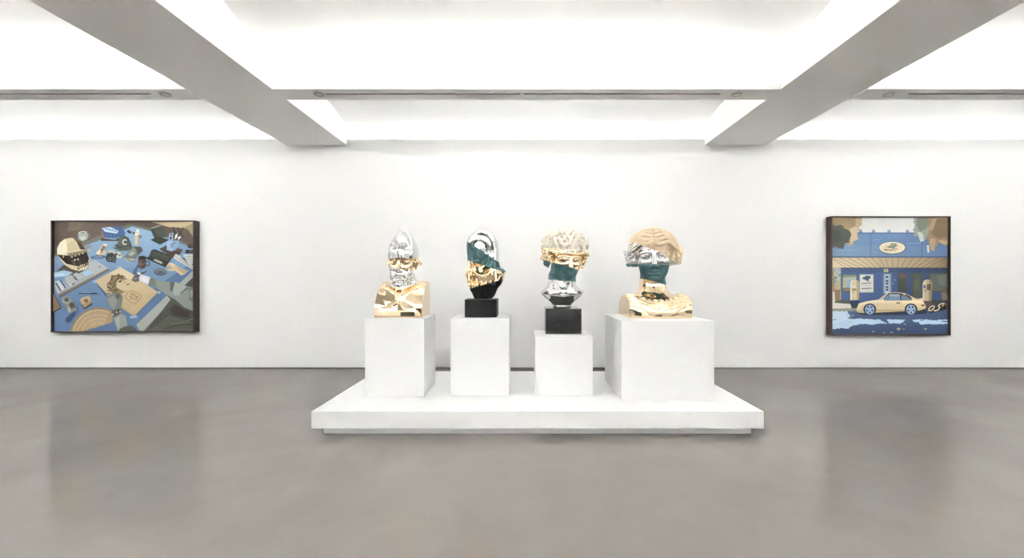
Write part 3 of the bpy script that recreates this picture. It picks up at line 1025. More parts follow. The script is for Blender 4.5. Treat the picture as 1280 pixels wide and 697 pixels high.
FD = .133                                            # frame depth
def hang(px0, px1, py0, py1, label, paint, back=.040, lip=.016):                     # canvas set back inside the frame
    d = WY - FD - .002
    k = d / FPX
    x0, x1 = (px0 - VPX) * k, (px1 - VPX) * k
    z1, z0 = EYE + (VPY - py0) * k, EYE + (VPY - py1) * k
    e = empty('framed_painting', (x0, d, z0), label, 'painting', None)
    W, H = x1 - x0, z1 - z0
    frame_box('frame', W, H, FD, lip, M_FRAME, e)
    w_, h = W - 2 * lip - .006, H - 2 * lip - .006
    cv = Canvas(w_, h)
    paint(cv)
    cv.build('canvas', e, (lip + .003, back, lip + .003))
    return e

# ---- the desk painting: coordinates of a 757 x 583 sheet, origin at (78, 60)
def crop(cv, x0, y0, s, X0, Y0, X1, Y1):
    """sheet coordinates (a picture-sized grid) to canvas metres"""
    def fn(u, v):
        x = x0 + u * s; y = y0 + v * s
        return ((x - X0) / (X1 - X0) * cv.W, (Y1 - y) / (Y1 - Y0) * cv.H)
    return fn

def desk(cv):
    B = (78, 60, 836, 643)
    A0 = crop(cv, 0, 0, 1, *B)
    A1 = crop(cv, 43.6, 21.8, .469, *B)              # upper left
    A2 = crop(cv, 435.7, 21.8, .469, *B)             # upper right
    A3 = crop(cv, 43.6, 326.8, .5, *B)               # lower left
    A4 = crop(cv, 435.7, 326.8, .5, *B)              # lower right
    cv.frame(A0)
    P, O, Ln = cv.poly, cv.oval, cv.line
    P([(60, 40), (860, 40), (860, 660), (60, 660)], 0x66564a)
    P([(60, 40), (330, 40), (200, 160), (60, 250)], 0x5c4c40, 0x6d5d4f, 0)
    P([(160, 55), (260, 55), (210, 105), (150, 110)], 0x75644f)
    P([(520, 40), (860, 40), (860, 210), (600, 110)], 0x5e4d3f)
    # desk top
    P([(66, 240), (335, 128), (490, 72), (600, 96), (860, 205), (860, 330), (520, 660), (60, 660)], 0x6d6f66)
    P([(66, 252), (330, 155), (500, 84), (600, 110), (860, 215), (860, 310), (560, 620), (520, 660), (60, 660)], 0x6f9cc4, 0x4d73a3)
    P([(66, 252), (330, 155), (500, 84), (600, 110), (720, 165), (560, 300), (380, 310), (66, 330)], 0x7fabcf, 0x6890bd)
    P([(500, 500), (640, 400), (860, 250), (860, 330), (560, 620)], 0x4a6f9f)
    P([(830, 318), (520, 610), (550, 655), (720, 470), (860, 330)], 0x9aa096)
    P([(860, 325), (710, 470), (572, 650), (860, 660)], 0x4a4d42)
    P([(702, 525), (770, 470), (820, 520), (800, 570), (720, 560)], 0x46322b)
    P([(590, 640), (700, 560), (836, 600), (836, 660), (580, 660)], 0x575a4d)
    # lamp shade and stand, upper right
    P([(603, 60), (836, 60), (836, 96), (770, 92), (700, 88)], 0xc3ad7c)
    P([(770, 92), (836, 66), (836, 150), (800, 100)], 0x9c8a62)
    for a in ([(722, 88), (745, 150)], [(775, 92), (742, 155)], [(745, 92), (775, 140)]):
        Ln(a, 6, 0x35281f)
    # dark easel box
    P([(597, 98), (658, 78), (690, 140), (625, 150)], 0x454b41)
    P([(597, 98), (612, 90), (640, 148), (622, 152)], 0x343a33)
    P([(598, 156), (640, 138), (700, 156), (650, 182)], 0x31362f)
    P([(650, 77), (600, 92), (602, 97), (658, 80)], 0xa3a58f)
    # blue book
    cv.frame(A1)
    P([(610, 265), (770, 285), (850, 250), (820, 300), (612, 298)], 0x4b3d33)
    P([(620, 150), (830, 128), (895, 200), (880, 240), (770, 270), (660, 262)], 0x395f99)
    P([(620, 150), (720, 140), (815, 185), (800, 215), (720, 205), (660, 195)], 0xb9d3e6)
    for q in range(5):
        Ln([(640 + q * 34, 150 + 6 * q), (690 + q * 28, 168 + 9 * q)], 7, 0x3f6aa3)
    for q in range(6):
        Ln([(690 + q * 20, 222), (685 + q * 20, 262)], 5, 0x2d4b80 if q % 2 else 0x5e86b8)
    P([(620, 155), (660, 262), (615, 265)], 0x80695a)
    # vase and its ghostly twin
    P([(345, 225), (360, 195), (440, 190), (465, 225), (455, 280), (400, 305), (352, 280)], 0x9aa29a)
    P([(360, 250), (440, 240), (430, 285), (385, 295)], 0xb9c0b9)
    O(403, 205, 48, 18, 0xc5cbc4, -3); O(403, 207, 34, 10, 0x7b827c, -3)
    cv.ring(462, 240, 20, 22, 6, 0x8f978e)
    cv.blob(465, 385, 36, 45, 0x7d8a91, 4); cv.blob(472, 405, 18, 22, 0x9aa5a7, 5)
    # helmet
    P([(85, 660), (180, 570), (420, 640), (480, 660), (400, 697), (85, 697)], 0x4f4a3e)
    P([(105, 445), (106, 380), (140, 315), (195, 275), (270, 262), (340, 280), (400, 330), (440, 400), (478, 500), (480, 570), (440, 620), (360, 640), (270, 615), (200, 570), (160, 520)], 0xcfc08f)
    P([(106, 445), (108, 385), (140, 318), (190, 280), (215, 300), (220, 420), (190, 455)], 0xddd6bb)
    P([(165, 310), (200, 330), (215, 410), (195, 380)], 0xe5dcae)
    P([(290, 270), (340, 280), (400, 330), (440, 400), (370, 395), (330, 310)], 0x6b5838)
    P([(330, 300), (370, 320), (420, 390), (385, 395)], 0x3d2f22)
    P([(220, 330), (300, 290), (350, 390), (240, 430)], 0xc4b27c)
    P([(112, 455), (220, 465), (440, 405), (475, 500), (460, 545), (330, 585), (215, 560), (160, 510)], 0x33261d)
    P([(150, 470), (215, 480), (235, 560), (180, 520)], 0x231a15)
    P([(225, 440), (435, 400), (440, 425), (250, 475)], 0x8f7d5d)
    for q in range(9):
        Ln([(250 + q * 21, 490 - 7 * q), (262 + q * 21, 486 - 7 * q)], 13, 0xc4b799 if q % 2 else 0x52412f)
    P([(265, 515), (310, 508), (330, 575), (290, 575)], 0x5a4735); P([(340, 500), (365, 495), (385, 560), (355, 565)], 0x4a3b2e)
    P([(300, 510), (318, 505), (322, 522), (304, 525)], 0xd8cfae); P([(336, 500), (352, 498), (356, 515), (340, 518)], 0xd8cfae)
    O(178, 478, 10, 14, 0xb8a070)
    P([(160, 520), (215, 562), (330, 588), (462, 545), (480, 575), (440, 620), (360, 642), (270, 618), (200, 575)], 0xcdbd8a)
    P([(130, 490), (160, 510), (215, 562), (205, 575), (165, 540)], 0xd8caa0)
    cv.text('DIOR', 346, 622, 128, 40, 9, 0x30261c, 0, (-.02, -1), (.95, -.36))
    # pamphlets under the helmet
    cv.frame(A0)
    P([(78, 400), (95, 445), (375, 310), (268, 255), (262, 310)], 0x99a3a6)
    P([(300, 262), (372, 308), (300, 345), (262, 318), (270, 280)], 0xa9adad)
    P([(318, 296), (330, 300), (322, 305)], 0x39435c)
    P([(78, 330), (130, 318), (180, 330), (150, 350), (78, 358)], 0x8fbdd6)
    P([(78, 340), (128, 335), (140, 345), (78, 352)], 0xb0d2e2)
    P([(228, 330), (262, 315), (290, 332), (248, 352)], 0x93bbdb)
    P([(80, 380), (100, 372), (150, 408), (98, 440)], 0xb9bfc2)
    for q, c in enumerate((0x4a5247, 0xc9cccd, 0x3d537f, 0x7f95b8, 0xd0d2d6, 0x2e3a58)):
        Ln([(88 + q * 13, 388 - q * 6), (112 + q * 14, 428 - q * 7)], 8, c)
    P([(130, 360), (200, 330), (235, 355), (165, 398)], 0xa8abaa)
    Ln([(170, 338), (205, 372)], 5, 0x40443f); cv.ring(192, 362, 9, 5, 3, 0x50544e, 45)
    P([(98, 448), (112, 462), (374, 318), (372, 306)], 0x7b6e61); Ln([(100, 448), (372, 306)], 3, 0xb1a588); Ln([(112, 462), (374, 318)], 3, 0x4e4a4c)
    # middle clutter
    cv.frame(A1)
    Ln([(500, 485), (560, 470), (640, 470), (660, 480), (620, 494), (540, 498), (500, 488)], 9, 0x2e4463)
    P([(550, 440), (640, 325), (690, 345), (640, 400), (680, 420), (660, 460), (590, 465)], 0xc7b38c)
    P([(590, 425), (640, 350), (670, 365), (620, 440)], 0x8a6d4a); P([(560, 435), (600, 400), (615, 420), (580, 455)], 0xe0d5bb)
    P([(640, 330), (680, 335), (688, 352), (650, 355)], 0xded2b2)
    P([(690, 400), (760, 400), (780, 440), (700, 440)], 0xb6b09c)
    P([(760, 430), (830, 425), (860, 470), (845, 495), (790, 490)], 0xcfc8ab)
    P([(770, 440), (800, 436), (810, 460), (780, 465)], 0x4b4a38); P([(815, 450), (838, 450), (846, 470), (822, 472)], 0x70684c)
    P([(690, 440), (740, 430), (790, 470), (780, 550), (740, 540), (680, 530), (665, 490)], 0x434a47)
    O(712, 502, 36, 38, 0x2f3533); O(712, 502, 24, 26, 0x6d7571); O(708, 498, 12, 13, 0x383e3c)
    P([(740, 470), (772, 480), (775, 540), (748, 530)], 0x5d6461)
    # green cap with a white C
    P([(765, 350), (800, 330), (830, 250), (880, 235), (930, 260), (960, 320), (975, 375), (940, 400), (860, 405), (800, 380)], 0x475243)
    P([(800, 330), (830, 255), (875, 238), (850, 300), (840, 360)], 0x566150)
    P([(800, 355), (880, 372), (960, 350), (985, 385), (940, 402), (860, 408), (800, 382)], 0x38422f)
    cv.frame(A2)
    P([(-100, 370), (20, 380), (100, 360), (135, 385), (90, 410), (-10, 412)], 0x4d5949)
    cv.text('C', 28, 340, 42, 56, 12, 0xd9dccf)
    # spray can and small bits
    P([(170, 210), (185, 170), (212, 170), (228, 210), (215, 340), (165, 345)], 0xcbb78e)
    P([(170, 210), (228, 210), (226, 235), (168, 235)], 0xd8d0c0); P([(188, 168), (212, 168), (214, 196), (186, 196)], 0xe4ddcf)
    P([(205, 225), (226, 215), (214, 340), (200, 340)], 0xa58f66)
    P([(75, 185), (95, 172), (132, 195), (125, 218), (90, 208)], 0x2d3a38); P([(140, 195), (168, 200), (165, 222), (142, 218)], 0x3a4c5a)
    P([(225, 230), (250, 245), (240, 270), (222, 260)], 0x6d5240)
    # shoe
    P([(50, 480), (110, 400), (150, 360), (240, 365), (262, 410), (200, 470), (160, 535), (80, 530), (45, 500)], 0x6d7367)
    P([(150, 362), (240, 365), (262, 410), (205, 455), (190, 400)], 0x4b5144)
    P([(95, 430), (160, 375), (180, 410), (130, 470)], 0x81877b); P([(50, 485), (110, 500), (170, 500), (155, 537), (80, 532), (45, 505)], 0xa5a99c)
    for q in range(4):
        Ln([(90 + q * 14, 450 - q * 8), (130 + q * 14, 470 - q * 10)], 7, 0xb9bcae)
    Ln([(50, 480), (100, 520), (160, 537)], 6, 0x3d4238)
    # mug
    P([(150, 640), (205, 560), (205, 610), (170, 697), (130, 697)], 0x3d5f92)
    P([(208, 490), (300, 485), (290, 600), (250, 620), (205, 600)], 0x4c382c); P([(215, 520), (250, 525), (245, 605), (212, 595)], 0x6b513b)
    O(256, 488, 48, 20, 0x3a2a22, 4); O(256, 490, 38, 13, 0x201712, 4)
    cv.ring(316, 555, 24, 26, 11, 0x4a392f); Ln([(215, 560), (255, 565), (285, 555)], 9, 0x8b6a47)
    # pencil case
    P([(330, 480), (360, 405), (395, 392), (590, 470), (585, 510), (520, 600), (300, 500), (310, 480)], 0x272d26)
    P([(345, 470), (375, 405), (580, 480), (555, 535)], 0x444b3f); P([(325, 490), (355, 478), (530, 548), (505, 585)], 0x343b31)
    P([(395, 495), (490, 535), (480, 560), (400, 525)], 0xa9a992); Ln([(395, 500), (495, 545)], 6, 0x5c4a35); Ln([(385, 515), (480, 557)], 5, 0xd8d5c0)
    O(450, 435, 4, 4, 0x8b8f7a); O(505, 455, 4, 4, 0x8b8f7a)
    # pen cup with its shadow
    P([(450, 390), (530, 350), (720, 395), (690, 450), (590, 500), (570, 470)], 0x4f3d36)
    P([(540, 300), (685, 295), (645, 400), (590, 418), (535, 400)], 0x8fb2d8); P([(600, 300), (685, 295), (645, 400), (610, 412)], 0x7ba2cf)
    P([(565, 215), (612, 205), (605, 290), (560, 295)], 0x9dbad9); P([(575, 220), (600, 215), (598, 235), (575, 240)], 0x2f4d87)
    P([(572, 250), (598, 246), (592, 285), (570, 288)], 0x3b4c66)
    P([(640, 225), (665, 215), (650, 275), (618, 280)], 0xdfe3e6); P([(660, 260), (690, 240), (700, 258), (668, 292)], 0xd0d6dc)
    Ln([(615, 150), (628, 285)], 8, 0x2a211d); Ln([(650, 150), (690, 200), (640, 285)], 7, 0x2e2420)
    Ln([(575, 345), (605, 335), (600, 365), (578, 372)], 8, 0x36556f); Ln([(612, 325), (638, 322)], 9, 0x4a5b78)
    # black gadget, papers, hand cast, tape ring
    P([(780, 335), (860, 345), (860, 390), (778, 378)], 0x3a3836); P([(755, 400), (860, 395), (860, 440), (750, 440)], 0x2f2d29)
    O(812, 412, 8, 8, 0x8a8a80)
    P([(640, 445), (780, 530), (860, 600), (860, 640), (610, 490)], 0xb7b5ac); Ln([(630, 470), (850, 615)], 5, 0x5f6060); Ln([(640, 450), (800, 545)], 4, 0xd9d7cf)
    P([(720, 450), (860, 455), (860, 560), (800, 555)], 0xbcbcb5)
    for q in range(4):
        Ln([(760 + q * 12, 475 + q * 20), (845, 480 + q * 20)], 5, 0x777a7c)
    P([(690, 480), (740, 500), (790, 560), (760, 540)], 0x454b45)
    P([(530, 590), (560, 545), (610, 550), (680, 600), (790, 640), (745, 680), (700, 690), (640, 640), (560, 640), (520, 620), (580, 612)], 0xc7ae80)
    P([(560, 545), (605, 550), (640, 580), (600, 585)], 0xd9c398); P([(640, 600), (780, 645), (745, 680), (690, 650)], 0xb59a6b)
    for q in range(4):
        Ln([(535 + q * 8, 575 + q * 13), (590 + q * 6, 590 + q * 9)], 4, 0x8c744e)
    O(462, 650, 75, 42, 0x3a4140); O(462, 643, 70, 36, 0x69716c); O(465, 650, 44, 20, 0x3c5478); Ln([(430, 640), (470, 632), (505, 645)], 6, 0x8c948c)
    # paper with the drawn head
    s6 = 4.357 / 9.956
    A6 = crop(cv, (110 - 50) * 4.357, (330 - 265) * 4.357, s6, *B)
    cv.frame(A6)
    P([(60, 190), (100, 210), (240, 370), (220, 400)], 0x42648f)
    P([(400, 40), (560, 130), (700, 240), (865, 345), (860, 365), (590, 625), (555, 635), (420, 540), (240, 375), (80, 210)], 0xc9b482, 0xb99f6a)
    P([(400, 45), (560, 135), (540, 200), (330, 140), (260, 120)], 0xd3c091)
    P([(600, 390), (860, 350), (590, 622), (500, 590)], 0xbda573)
    Ln([(860, 362), (590, 628)], 7, 0x2e4a78)
    for t in ([(60, 200), (95, 205), (100, 235), (65, 240)], [(350, 40), (400, 30), (425, 45), (380, 55)], [(520, 640), (600, 630), (605, 660), (520, 668)], [(860, 340), (896, 335), (896, 365), (865, 368)]):
        P(t, 0x88aed4)
    # curly head in profile, drawn in brown
    cv.blob(370, 200, 105, 70, 0x6f5c38, 8, 30, .18)
    cv.blob(300, 260, 62, 75, 0x77633d, 9, 26, .2)
    cv.blob(330, 330, 50, 45, 0x7f6b44, 10, 22, .2)
    P([(350, 225), (380, 190), (430, 165), (475, 170), (500, 205), (520, 225), (548, 235), (540, 262), (530, 285), (490, 320), (440, 335), (390, 320), (350, 290)], 0xc8b482)
    P([(350, 290), (440, 335), (490, 320), (450, 345), (400, 370), (350, 350)], 0x8a754b)
    Ln([(370, 225), (400, 205), (425, 215)], 9, 0x6b5734); O(398, 220, 16, 9, 0x544426); Ln([(455, 185), (480, 195)], 8, 0x6b5734); O(462, 190, 10, 6, 0x5a4829)
    Ln([(430, 200), (470, 235), (450, 245)], 6, 0x8f7b50); Ln([(480, 255), (500, 245), (515, 255)], 9, 0x5a4829); Ln([(470, 262), (505, 262)], 5, 0x7d6a42)
    q = random.Random(5)
    for i in range(70):
        a = q.uniform(2.2, 5.6); r = q.uniform(.6, 1.05)
        x, y = 380 + 120 * r * math.cos(a), 240 + 92 * r * math.sin(a)
        if 360 < x < 520 and 190 < y < 330:
            continue
        cv.ring(x, y, q.uniform(7, 14), q.uniform(5, 11), 5, q.choice((0x4d3e22, 0x5f4d2c, 0xa58f5e, 0xb7a170)), n=9)
    for i in range(24):
        x, y = q.uniform(250, 370), q.uniform(280, 380)
        cv.ring(x, y, q.uniform(7, 12), q.uniform(6, 10), 5, q.choice((0x54452a, 0x66542f, 0xb09a68)), n=8)
    # emblem outline with scribbles
    Ln([(480, 385), (500, 350), (550, 330), (590, 350), (665, 375), (660, 420), (610, 470), (580, 495), (510, 450), (475, 420), (480, 385)], 5, 0x6b5734)
    for a in ([(530, 370), (560, 360), (545, 390)], [(560, 385), (590, 375), (580, 400)], [(520, 400), (550, 405), (530, 425)], [(590, 400), (630, 395), (605, 420)], [(540, 430), (575, 425)], [(585, 430), (620, 425)]):
        Ln(a, 6, 0x66522f)
    # drawing hand: grey glove, white cuff, patterned band, sleeve
    P([(545, 200), (600, 120), (640, 110), (700, 105), (735, 90), (730, 100), (650, 150), (640, 215), (590, 225)], 0x55585a)
    P([(560, 195), (600, 135), (625, 150), (610, 210)], 0x6e7072)
    Ln([(590, 165), (732, 92)], 10, 0x2b2d33)
    P([(615, 110), (650, 105), (665, 130), (630, 140)], 0xc9ccd2)
    P([(640, 160), (665, 130), (780, 165), (790, 190), (750, 258), (640, 205)], 0xc6c9cf); P([(660, 165), (720, 160), (760, 200), (740, 235), (680, 205)], 0xd6d8dc)
    P([(780, 170), (850, 190), (830, 280), (752, 258)], 0x6c756b)
    for i in range(5):
        O(795 + 8 * (i % 3), 195 + 14 * i, 8, 6, 0xa7ada2 if i % 2 else 0x4d544b)
    cv.frame(A4)
    P([(325, 125), (350, 75), (440, 90), (440, 150), (420, 190)], 0x717a70)
    P([(380, 80), (520, 108), (600, 105), (720, 150), (800, 170), (800, 420), (700, 380), (610, 300), (500, 240), (400, 170)], 0x838c82)
    P([(545, 110), (600, 105), (575, 200), (545, 210)], 0x57605a); P([(600, 110), (730, 155), (650, 250), (590, 250), (575, 200)], 0x99a298)
    P([(640, 240), (730, 160), (740, 175), (670, 230)], 0x5c655c); P([(730, 160), (800, 175), (800, 330), (750, 300), (760, 230)], 0x6c756c)
    P([(760, 200), (800, 190), (800, 250), (775, 280)], 0x8b948a)
    P([(500, 240), (610, 300), (700, 380), (800, 420), (800, 440), (690, 400), (590, 330)], 0x4a5148)
    Ln([(560, 550), (680, 540), (800, 500)], 14, 0x656a5c); Ln([(480, 610), (620, 570), (800, 560)], 10, 0x40443a)
    # resting hand
    cv.frame(A3)
    P([(640, 270), (690, 235), (790, 225), (820, 260), (800, 400), (730, 420), (680, 380), (650, 320)], 0x737b74)
    P([(650, 290), (720, 250), (760, 310), (730, 400), (690, 380)], 0x858d86); P([(740, 240), (790, 235), (780, 290), (750, 280)], 0x565e58)
    P([(690, 420), (780, 390), (815, 410), (800, 450), (710, 490)], 0x59574f)
    for i in range(9):
        O(700 + 13 * i, 452 - 5 * i + 8 * (i % 2), 9, 11, (0x2d2c29, 0xb7b3a8, 0x6a675e)[i % 3])
    P([(715, 490), (800, 445), (850, 470), (871, 560), (871, 640), (770, 640)], 0x8a928b); P([(740, 500), (800, 470), (830, 540), (790, 630), (765, 610)], 0x9ba39b)
    cv.frame(A4)
    P([(0, 610), (40, 585), (110, 570), (160, 590), (200, 640), (0, 640)], 0x4e5548)
    P([(0, 470), (50, 455), (85, 540), (60, 580), (0, 610)], 0x8a928b)
    # ruler, block, can, fan
    cv.frame(A3)
    Ln([(355, 228), (570, 233)], 16, 0x2c3b52); Ln([(365, 224), (480, 224)], 5, 0x8fa2b8); O(558, 230, 16, 7, 0x6a87ab)
    P([(365, 345), (405, 400), (498, 345), (485, 325)], 0x3f3a33)
    P([(355, 300), (380, 275), (460, 250), (480, 290), (495, 325), (405, 385), (365, 335)], 0xa08256); P([(355, 300), (380, 275), (460, 250), (478, 295), (395, 350)], 0xb6996a)
    O(422, 308, 24, 20, 0x86683f); cv.ring(422, 308, 14, 11, 5, 0x5f4628)
    P([(200, 500), (280, 430), (320, 400), (310, 460), (250, 540), (205, 540)], 0x37557f)
    P([(155, 295), (200, 260), (260, 290), (320, 360), (322, 410), (260, 440), (225, 425), (190, 345)], 0x7d8274)
    P([(235, 330), (290, 330), (318, 380), (260, 395)], 0x5b6255); P([(225, 360), (260, 400), (255, 435), (228, 425)], 0x99a092)
    O(214, 302, 56, 42, 0x8d9283, 12); O(214, 300, 42, 30, 0x6d7266, 12); O(216, 290, 24, 15, 0x1d1f1b, 12); cv.ring(212, 306, 32, 22, 6, 0xa5ab9c, 12)
    cv.blob(270, 350, 26, 26, 0x4d5347, 3)
    fan = [(255, 640)] + [(560 + 310 * math.cos(a) * 1.0 - 0, 690 + 310 * math.sin(a)) for a in np.linspace(math.radians(190), math.radians(296), 26)] + [(712, 470), (705, 540), (430, 620), (380, 640)]
    P(fan, 0xa58a5c)
    for k, (r, c, w_) in enumerate(((300, 0x6f5733, 6), (282, 0xc4ad7d, 8), (235, 0xc9b384, 5), (190, 0xc9b384, 5), (145, 0xbfa875, 4), (105, 0xbfa875, 4))):
        pts = [(560 + r * math.cos(a), 690 + r * math.sin(a)) for a in np.linspace(math.radians(192), math.radians(294), 30)]
        pts = [p for p in pts if p[1] < 640 - max(0, (p[0] - 380) * .31) and p[0] < 712]
        Ln(pts, w_, c)
    for a in np.linspace(math.radians(194), math.radians(292), 18):
        pts = [(560 + r * math.cos(a), 690 + r * math.sin(a)) for r in np.linspace(90, 288, 14)]
        pts = [p for p in pts if p[1] < 636 - max(0, (p[0] - 380) * .31) and p[0] < 708]
        if len(pts) > 1:
            Ln([pts[0], pts[-1]], 4, 0xc4ad7d)
    # brown book at the left edge
    P([(60, 230), (90, 245), (155, 375), (155, 392), (60, 440)], 0x52432f); P([(60, 235), (85, 248), (145, 368), (60, 410)], 0x8f7350); Ln([(60, 415), (150, 375)], 7, 0xb7a06c)
    cv.frame(A0)

# ---- the filling station painting
def station(cv):
    B = (85, 55, 697, 660)
    R0 = crop(cv, 0, 0, 1, *B)
    k1 = 4.224 / 8.71
    R1 = crop(cv, (1025 - 1020) * 4.224, (265 - 260) * 4.224, k1, *B)
    R2 = crop(cv, (1105 - 1020) * 4.224, (265 - 260) * 4.224, k1, *B)
    k3 = 4.224 / 7.53
    R3 = crop(cv, (1025 - 1020) * 4.224, (340 - 260) * 4.224, k3, *B)
    k5 = 4.224 / 11.61
    R5 = crop(cv, (1038 - 1020) * 4.224, (335 - 260) * 4.224, k5, *B)
    R6 = crop(cv, (1110 - 1020) * 4.224, (335 - 260) * 4.224, k5, *B)
    k7 = 4.224 / 16.0
    R7 = crop(cv, (1035 - 1020) * 4.224, (385 - 260) * 4.224, k7, *B)
    R8 = crop(cv, (1110 - 1020) * 4.224, (385 - 260) * 4.224, 4.224 / 15.06, *B)
    R9 = crop(cv, (1085 - 1020) * 4.224, (295 - 260) * 4.224, 4.224 / 23.2, *B)
    P, O, Ln = cv.poly, cv.oval, cv.line
    cv.frame(R0)
    P([(80, 50), (700, 50), (700, 140), (80, 140)], 0xc9ccc9, 0xd6d6cf)
    # roof, fascia, soffit
    for x in (240, 308, 389, 486):
        P([(x - 9, 134), (x - 7, 118), (x + 7, 118), (x + 9, 134)], 0x6f95bb); P([(x + 2, 134), (x + 2, 119), (x + 7, 119), (x + 9, 134)], 0x567ba5)
    P([(80, 134), (700, 134), (700, 262), (80, 262)], 0x6a8fb8, 0x466c9c, 0)
    P([(80, 134), (700, 134), (700, 200), (80, 200)], 0x5f86b2, 0x42679a, 0)
    P([(80, 132), (700, 132), (700, 138), (80, 138)], 0x3f5f88)
    for a in ([(120, 225), (230, 222)], [(310, 170), (340, 168)], [(110, 205), (190, 203)], [(300, 235), (330, 235)], [(480, 190), (560, 188)]):
        Ln(a, 2.5, 0x7fa3c8)
    Ln([(293, 138), (293, 258)], 3.5, 0x2f4b74); Ln([(563, 138), (563, 258)], 3.5, 0x2f4b74)
    P([(80, 256), (700, 256), (700, 264), (80, 264)], 0x35507a)
    P([(80, 263), (700, 263), (700, 315), (80, 315)], 0xcbb78a, 0x8f774f, 0)
    P([(80, 263), (330, 263), (330, 315), (80, 315)], 0xd8c497, 0xbfa877, 0)
    P([(560, 263), (700, 263), (700, 315), (560, 315)], 0xa58c5f, 0x7d6643, 0)
    for xt, xb in ((95, 200), (130, 238), (175, 268), (80, 165), (222, 296), (262, 322), (300, 346), (340, 366), (373, 386), (405, 410), (440, 432), (478, 456), (520, 480), (560, 505), (605, 530), (650, 560), (690, 590), (720, 635), (750, 670)):
        Ln([(xt, 264), (xb, 315)], 2.2, 0x7a6238 if xt < 400 else 0x5f482a)
    P([(135, 315), (700, 315), (700, 322), (135, 322)], 0x2f3d5a)
    # left background: trees, fence, pavement
    P([(80, 318), (136, 318), (136, 440), (80, 440)], 0xa4aa96)
    for i in range(46):
        q = random.Random(60 + i)
        cv.blob(q.uniform(86, 134), q.uniform(322, 425), 6, 6, q.choice((0x7f8c7c, 0xb7bda7, 0x93a6ad, 0x6d7a63)), i, 9)
    P([(80, 392), (136, 400), (136, 440), (80, 440)], 0xb5a072); Ln([(98, 320), (100, 460)], 3, 0x46372b); P([(80, 345), (96, 340), (96, 385), (80, 390)], 0xb59b5e)
    P([(80, 440), (140, 440), (140, 500), (80, 500)], 0xcfcab9)
    P([(103, 430), (134, 430), (134, 488), (106, 488)], 0x94764d)
    for x in (110, 118, 126):
        Ln([(x, 432), (x, 486)], 2, 0x6e5536)
    # wall
    P([(136, 320), (700, 320), (700, 500), (136, 500)], 0x3d5f99, 0x2c3f66, 0)
    P([(136, 320), (700, 320), (700, 340), (136, 340)], 0x3a5587, 0x27375a, 0)
    P([(136, 484), (220, 488), (220, 505), (104, 498), (104, 490)], 0x4d5344)
    P([(560, 486), (700, 480), (700, 540), (560, 540)], 0x3c4436, 0x33362f, 0)
    P([(660, 500), (700, 498), (700, 545), (660, 545)], 0x5c5a58)
    # windows, poster
    P([(142, 348), (222, 348), (222, 442), (142, 442)], 0x3f4f58); P([(146, 352), (218, 352), (218, 438), (146, 438)], 0x9aa48f)
    P([(148, 370), (218, 366), (218, 415), (148, 418)], 0xa9b39d); P([(168, 372), (200, 385), (200, 418), (165, 420)], 0x7fa8c9); P([(152, 378), (162, 376), (162, 405), (152, 405)], 0xb89a5f)
    P([(146, 420), (218, 418), (218, 438), (146, 438)], 0x7f7758); P([(146, 352), (218, 352), (218, 362), (146, 366)], 0x7a8a80)
    P([(235, 350), (308, 350), (308, 444), (235, 444)], 0xb9b9b0); P([(238, 353), (305, 353), (305, 441), (238, 441)], 0xcfcfc6)
    P([(248, 368), (262, 362), (268, 356), (282, 358), (294, 360), (290, 372), (280, 378), (286, 390), (274, 384), (264, 378), (252, 374)], 0x2f4a6d)
    Ln([(246, 398), (296, 395)], 5, 0x9c6c5a); Ln([(252, 410), (292, 408)], 2.5, 0x9aa0a0); Ln([(246, 424), (296, 422)], 5, 0x53606f); Ln([(248, 434), (300, 432)], 2, 0x9aa0a0)
    P([(362, 322), (385, 322), (385, 338), (362, 338)], 0xb9ae84); P([(367, 326), (379, 326), (379, 334), (367, 334)], 0x8d7f55)
    P([(355, 345), (404, 345), (404, 450), (355, 450)], 0x4a6a94); P([(362, 348), (398, 348), (398, 450), (362, 450)], 0x87a0b8); P([(370, 352), (388, 352), (388, 450), (370, 450)], 0xa9bac8)
    for y in (358, 378, 392, 410, 424):
        P([(372, y), (386, y), (386, y + 11), (372, y + 11)], 0x39435a)
    P([(436, 345), (485, 345), (485, 440), (436, 440)], 0x414b42); P([(440, 348), (480, 348), (480, 366), (444, 370)], 0x6d4740); P([(443, 370), (478, 368), (478, 440), (443, 440)], 0x3d4a3c)
    P([(508, 342), (562, 342), (562, 470), (508, 470)], 0x424c46); P([(514, 348), (556, 348), (556, 466), (514, 466)], 0x4b5544); P([(520, 380), (548, 378), (548, 430), (520, 432)], 0x545b45)
    P([(600, 344), (697, 344), (697, 440), (600, 440)], 0x49473d); P([(606, 349), (697, 349), (697, 436), (606, 436)], 0x525d50); P([(640, 352), (697, 352), (697, 420), (650, 400)], 0x5e6659)
    P([(617, 440), (697, 440), (697, 484), (617, 484)], 0x2f4a7a)
    Ln([(419, 376), (421, 384)], 5, 0x6f8a9a); Ln([(410, 396), (411, 402)], 4, 0x8a9aa0)
    P([(664, 445), (697, 440), (697, 485), (668, 485)], 0x7f674d); cv.blob(684, 430, 16, 18, 0x56583f, 71)
    # pavement and kerb
    P([(80, 500), (104, 498), (225, 508), (228, 535), (80, 538)], 0xd3d0c2); Ln([(150, 532), (178, 512)], 1.6, 0xa9a797)
    P([(80, 528), (230, 526), (230, 540), (80, 543)], 0x8a8a74)
    # street
    P([(80, 542), (700, 535), (700, 665), (80, 665)], 0x46638f, 0x32456c)
    P([(200, 545), (700, 535), (700, 580), (200, 585)], 0x3b5480)
    cv.frame(R7)
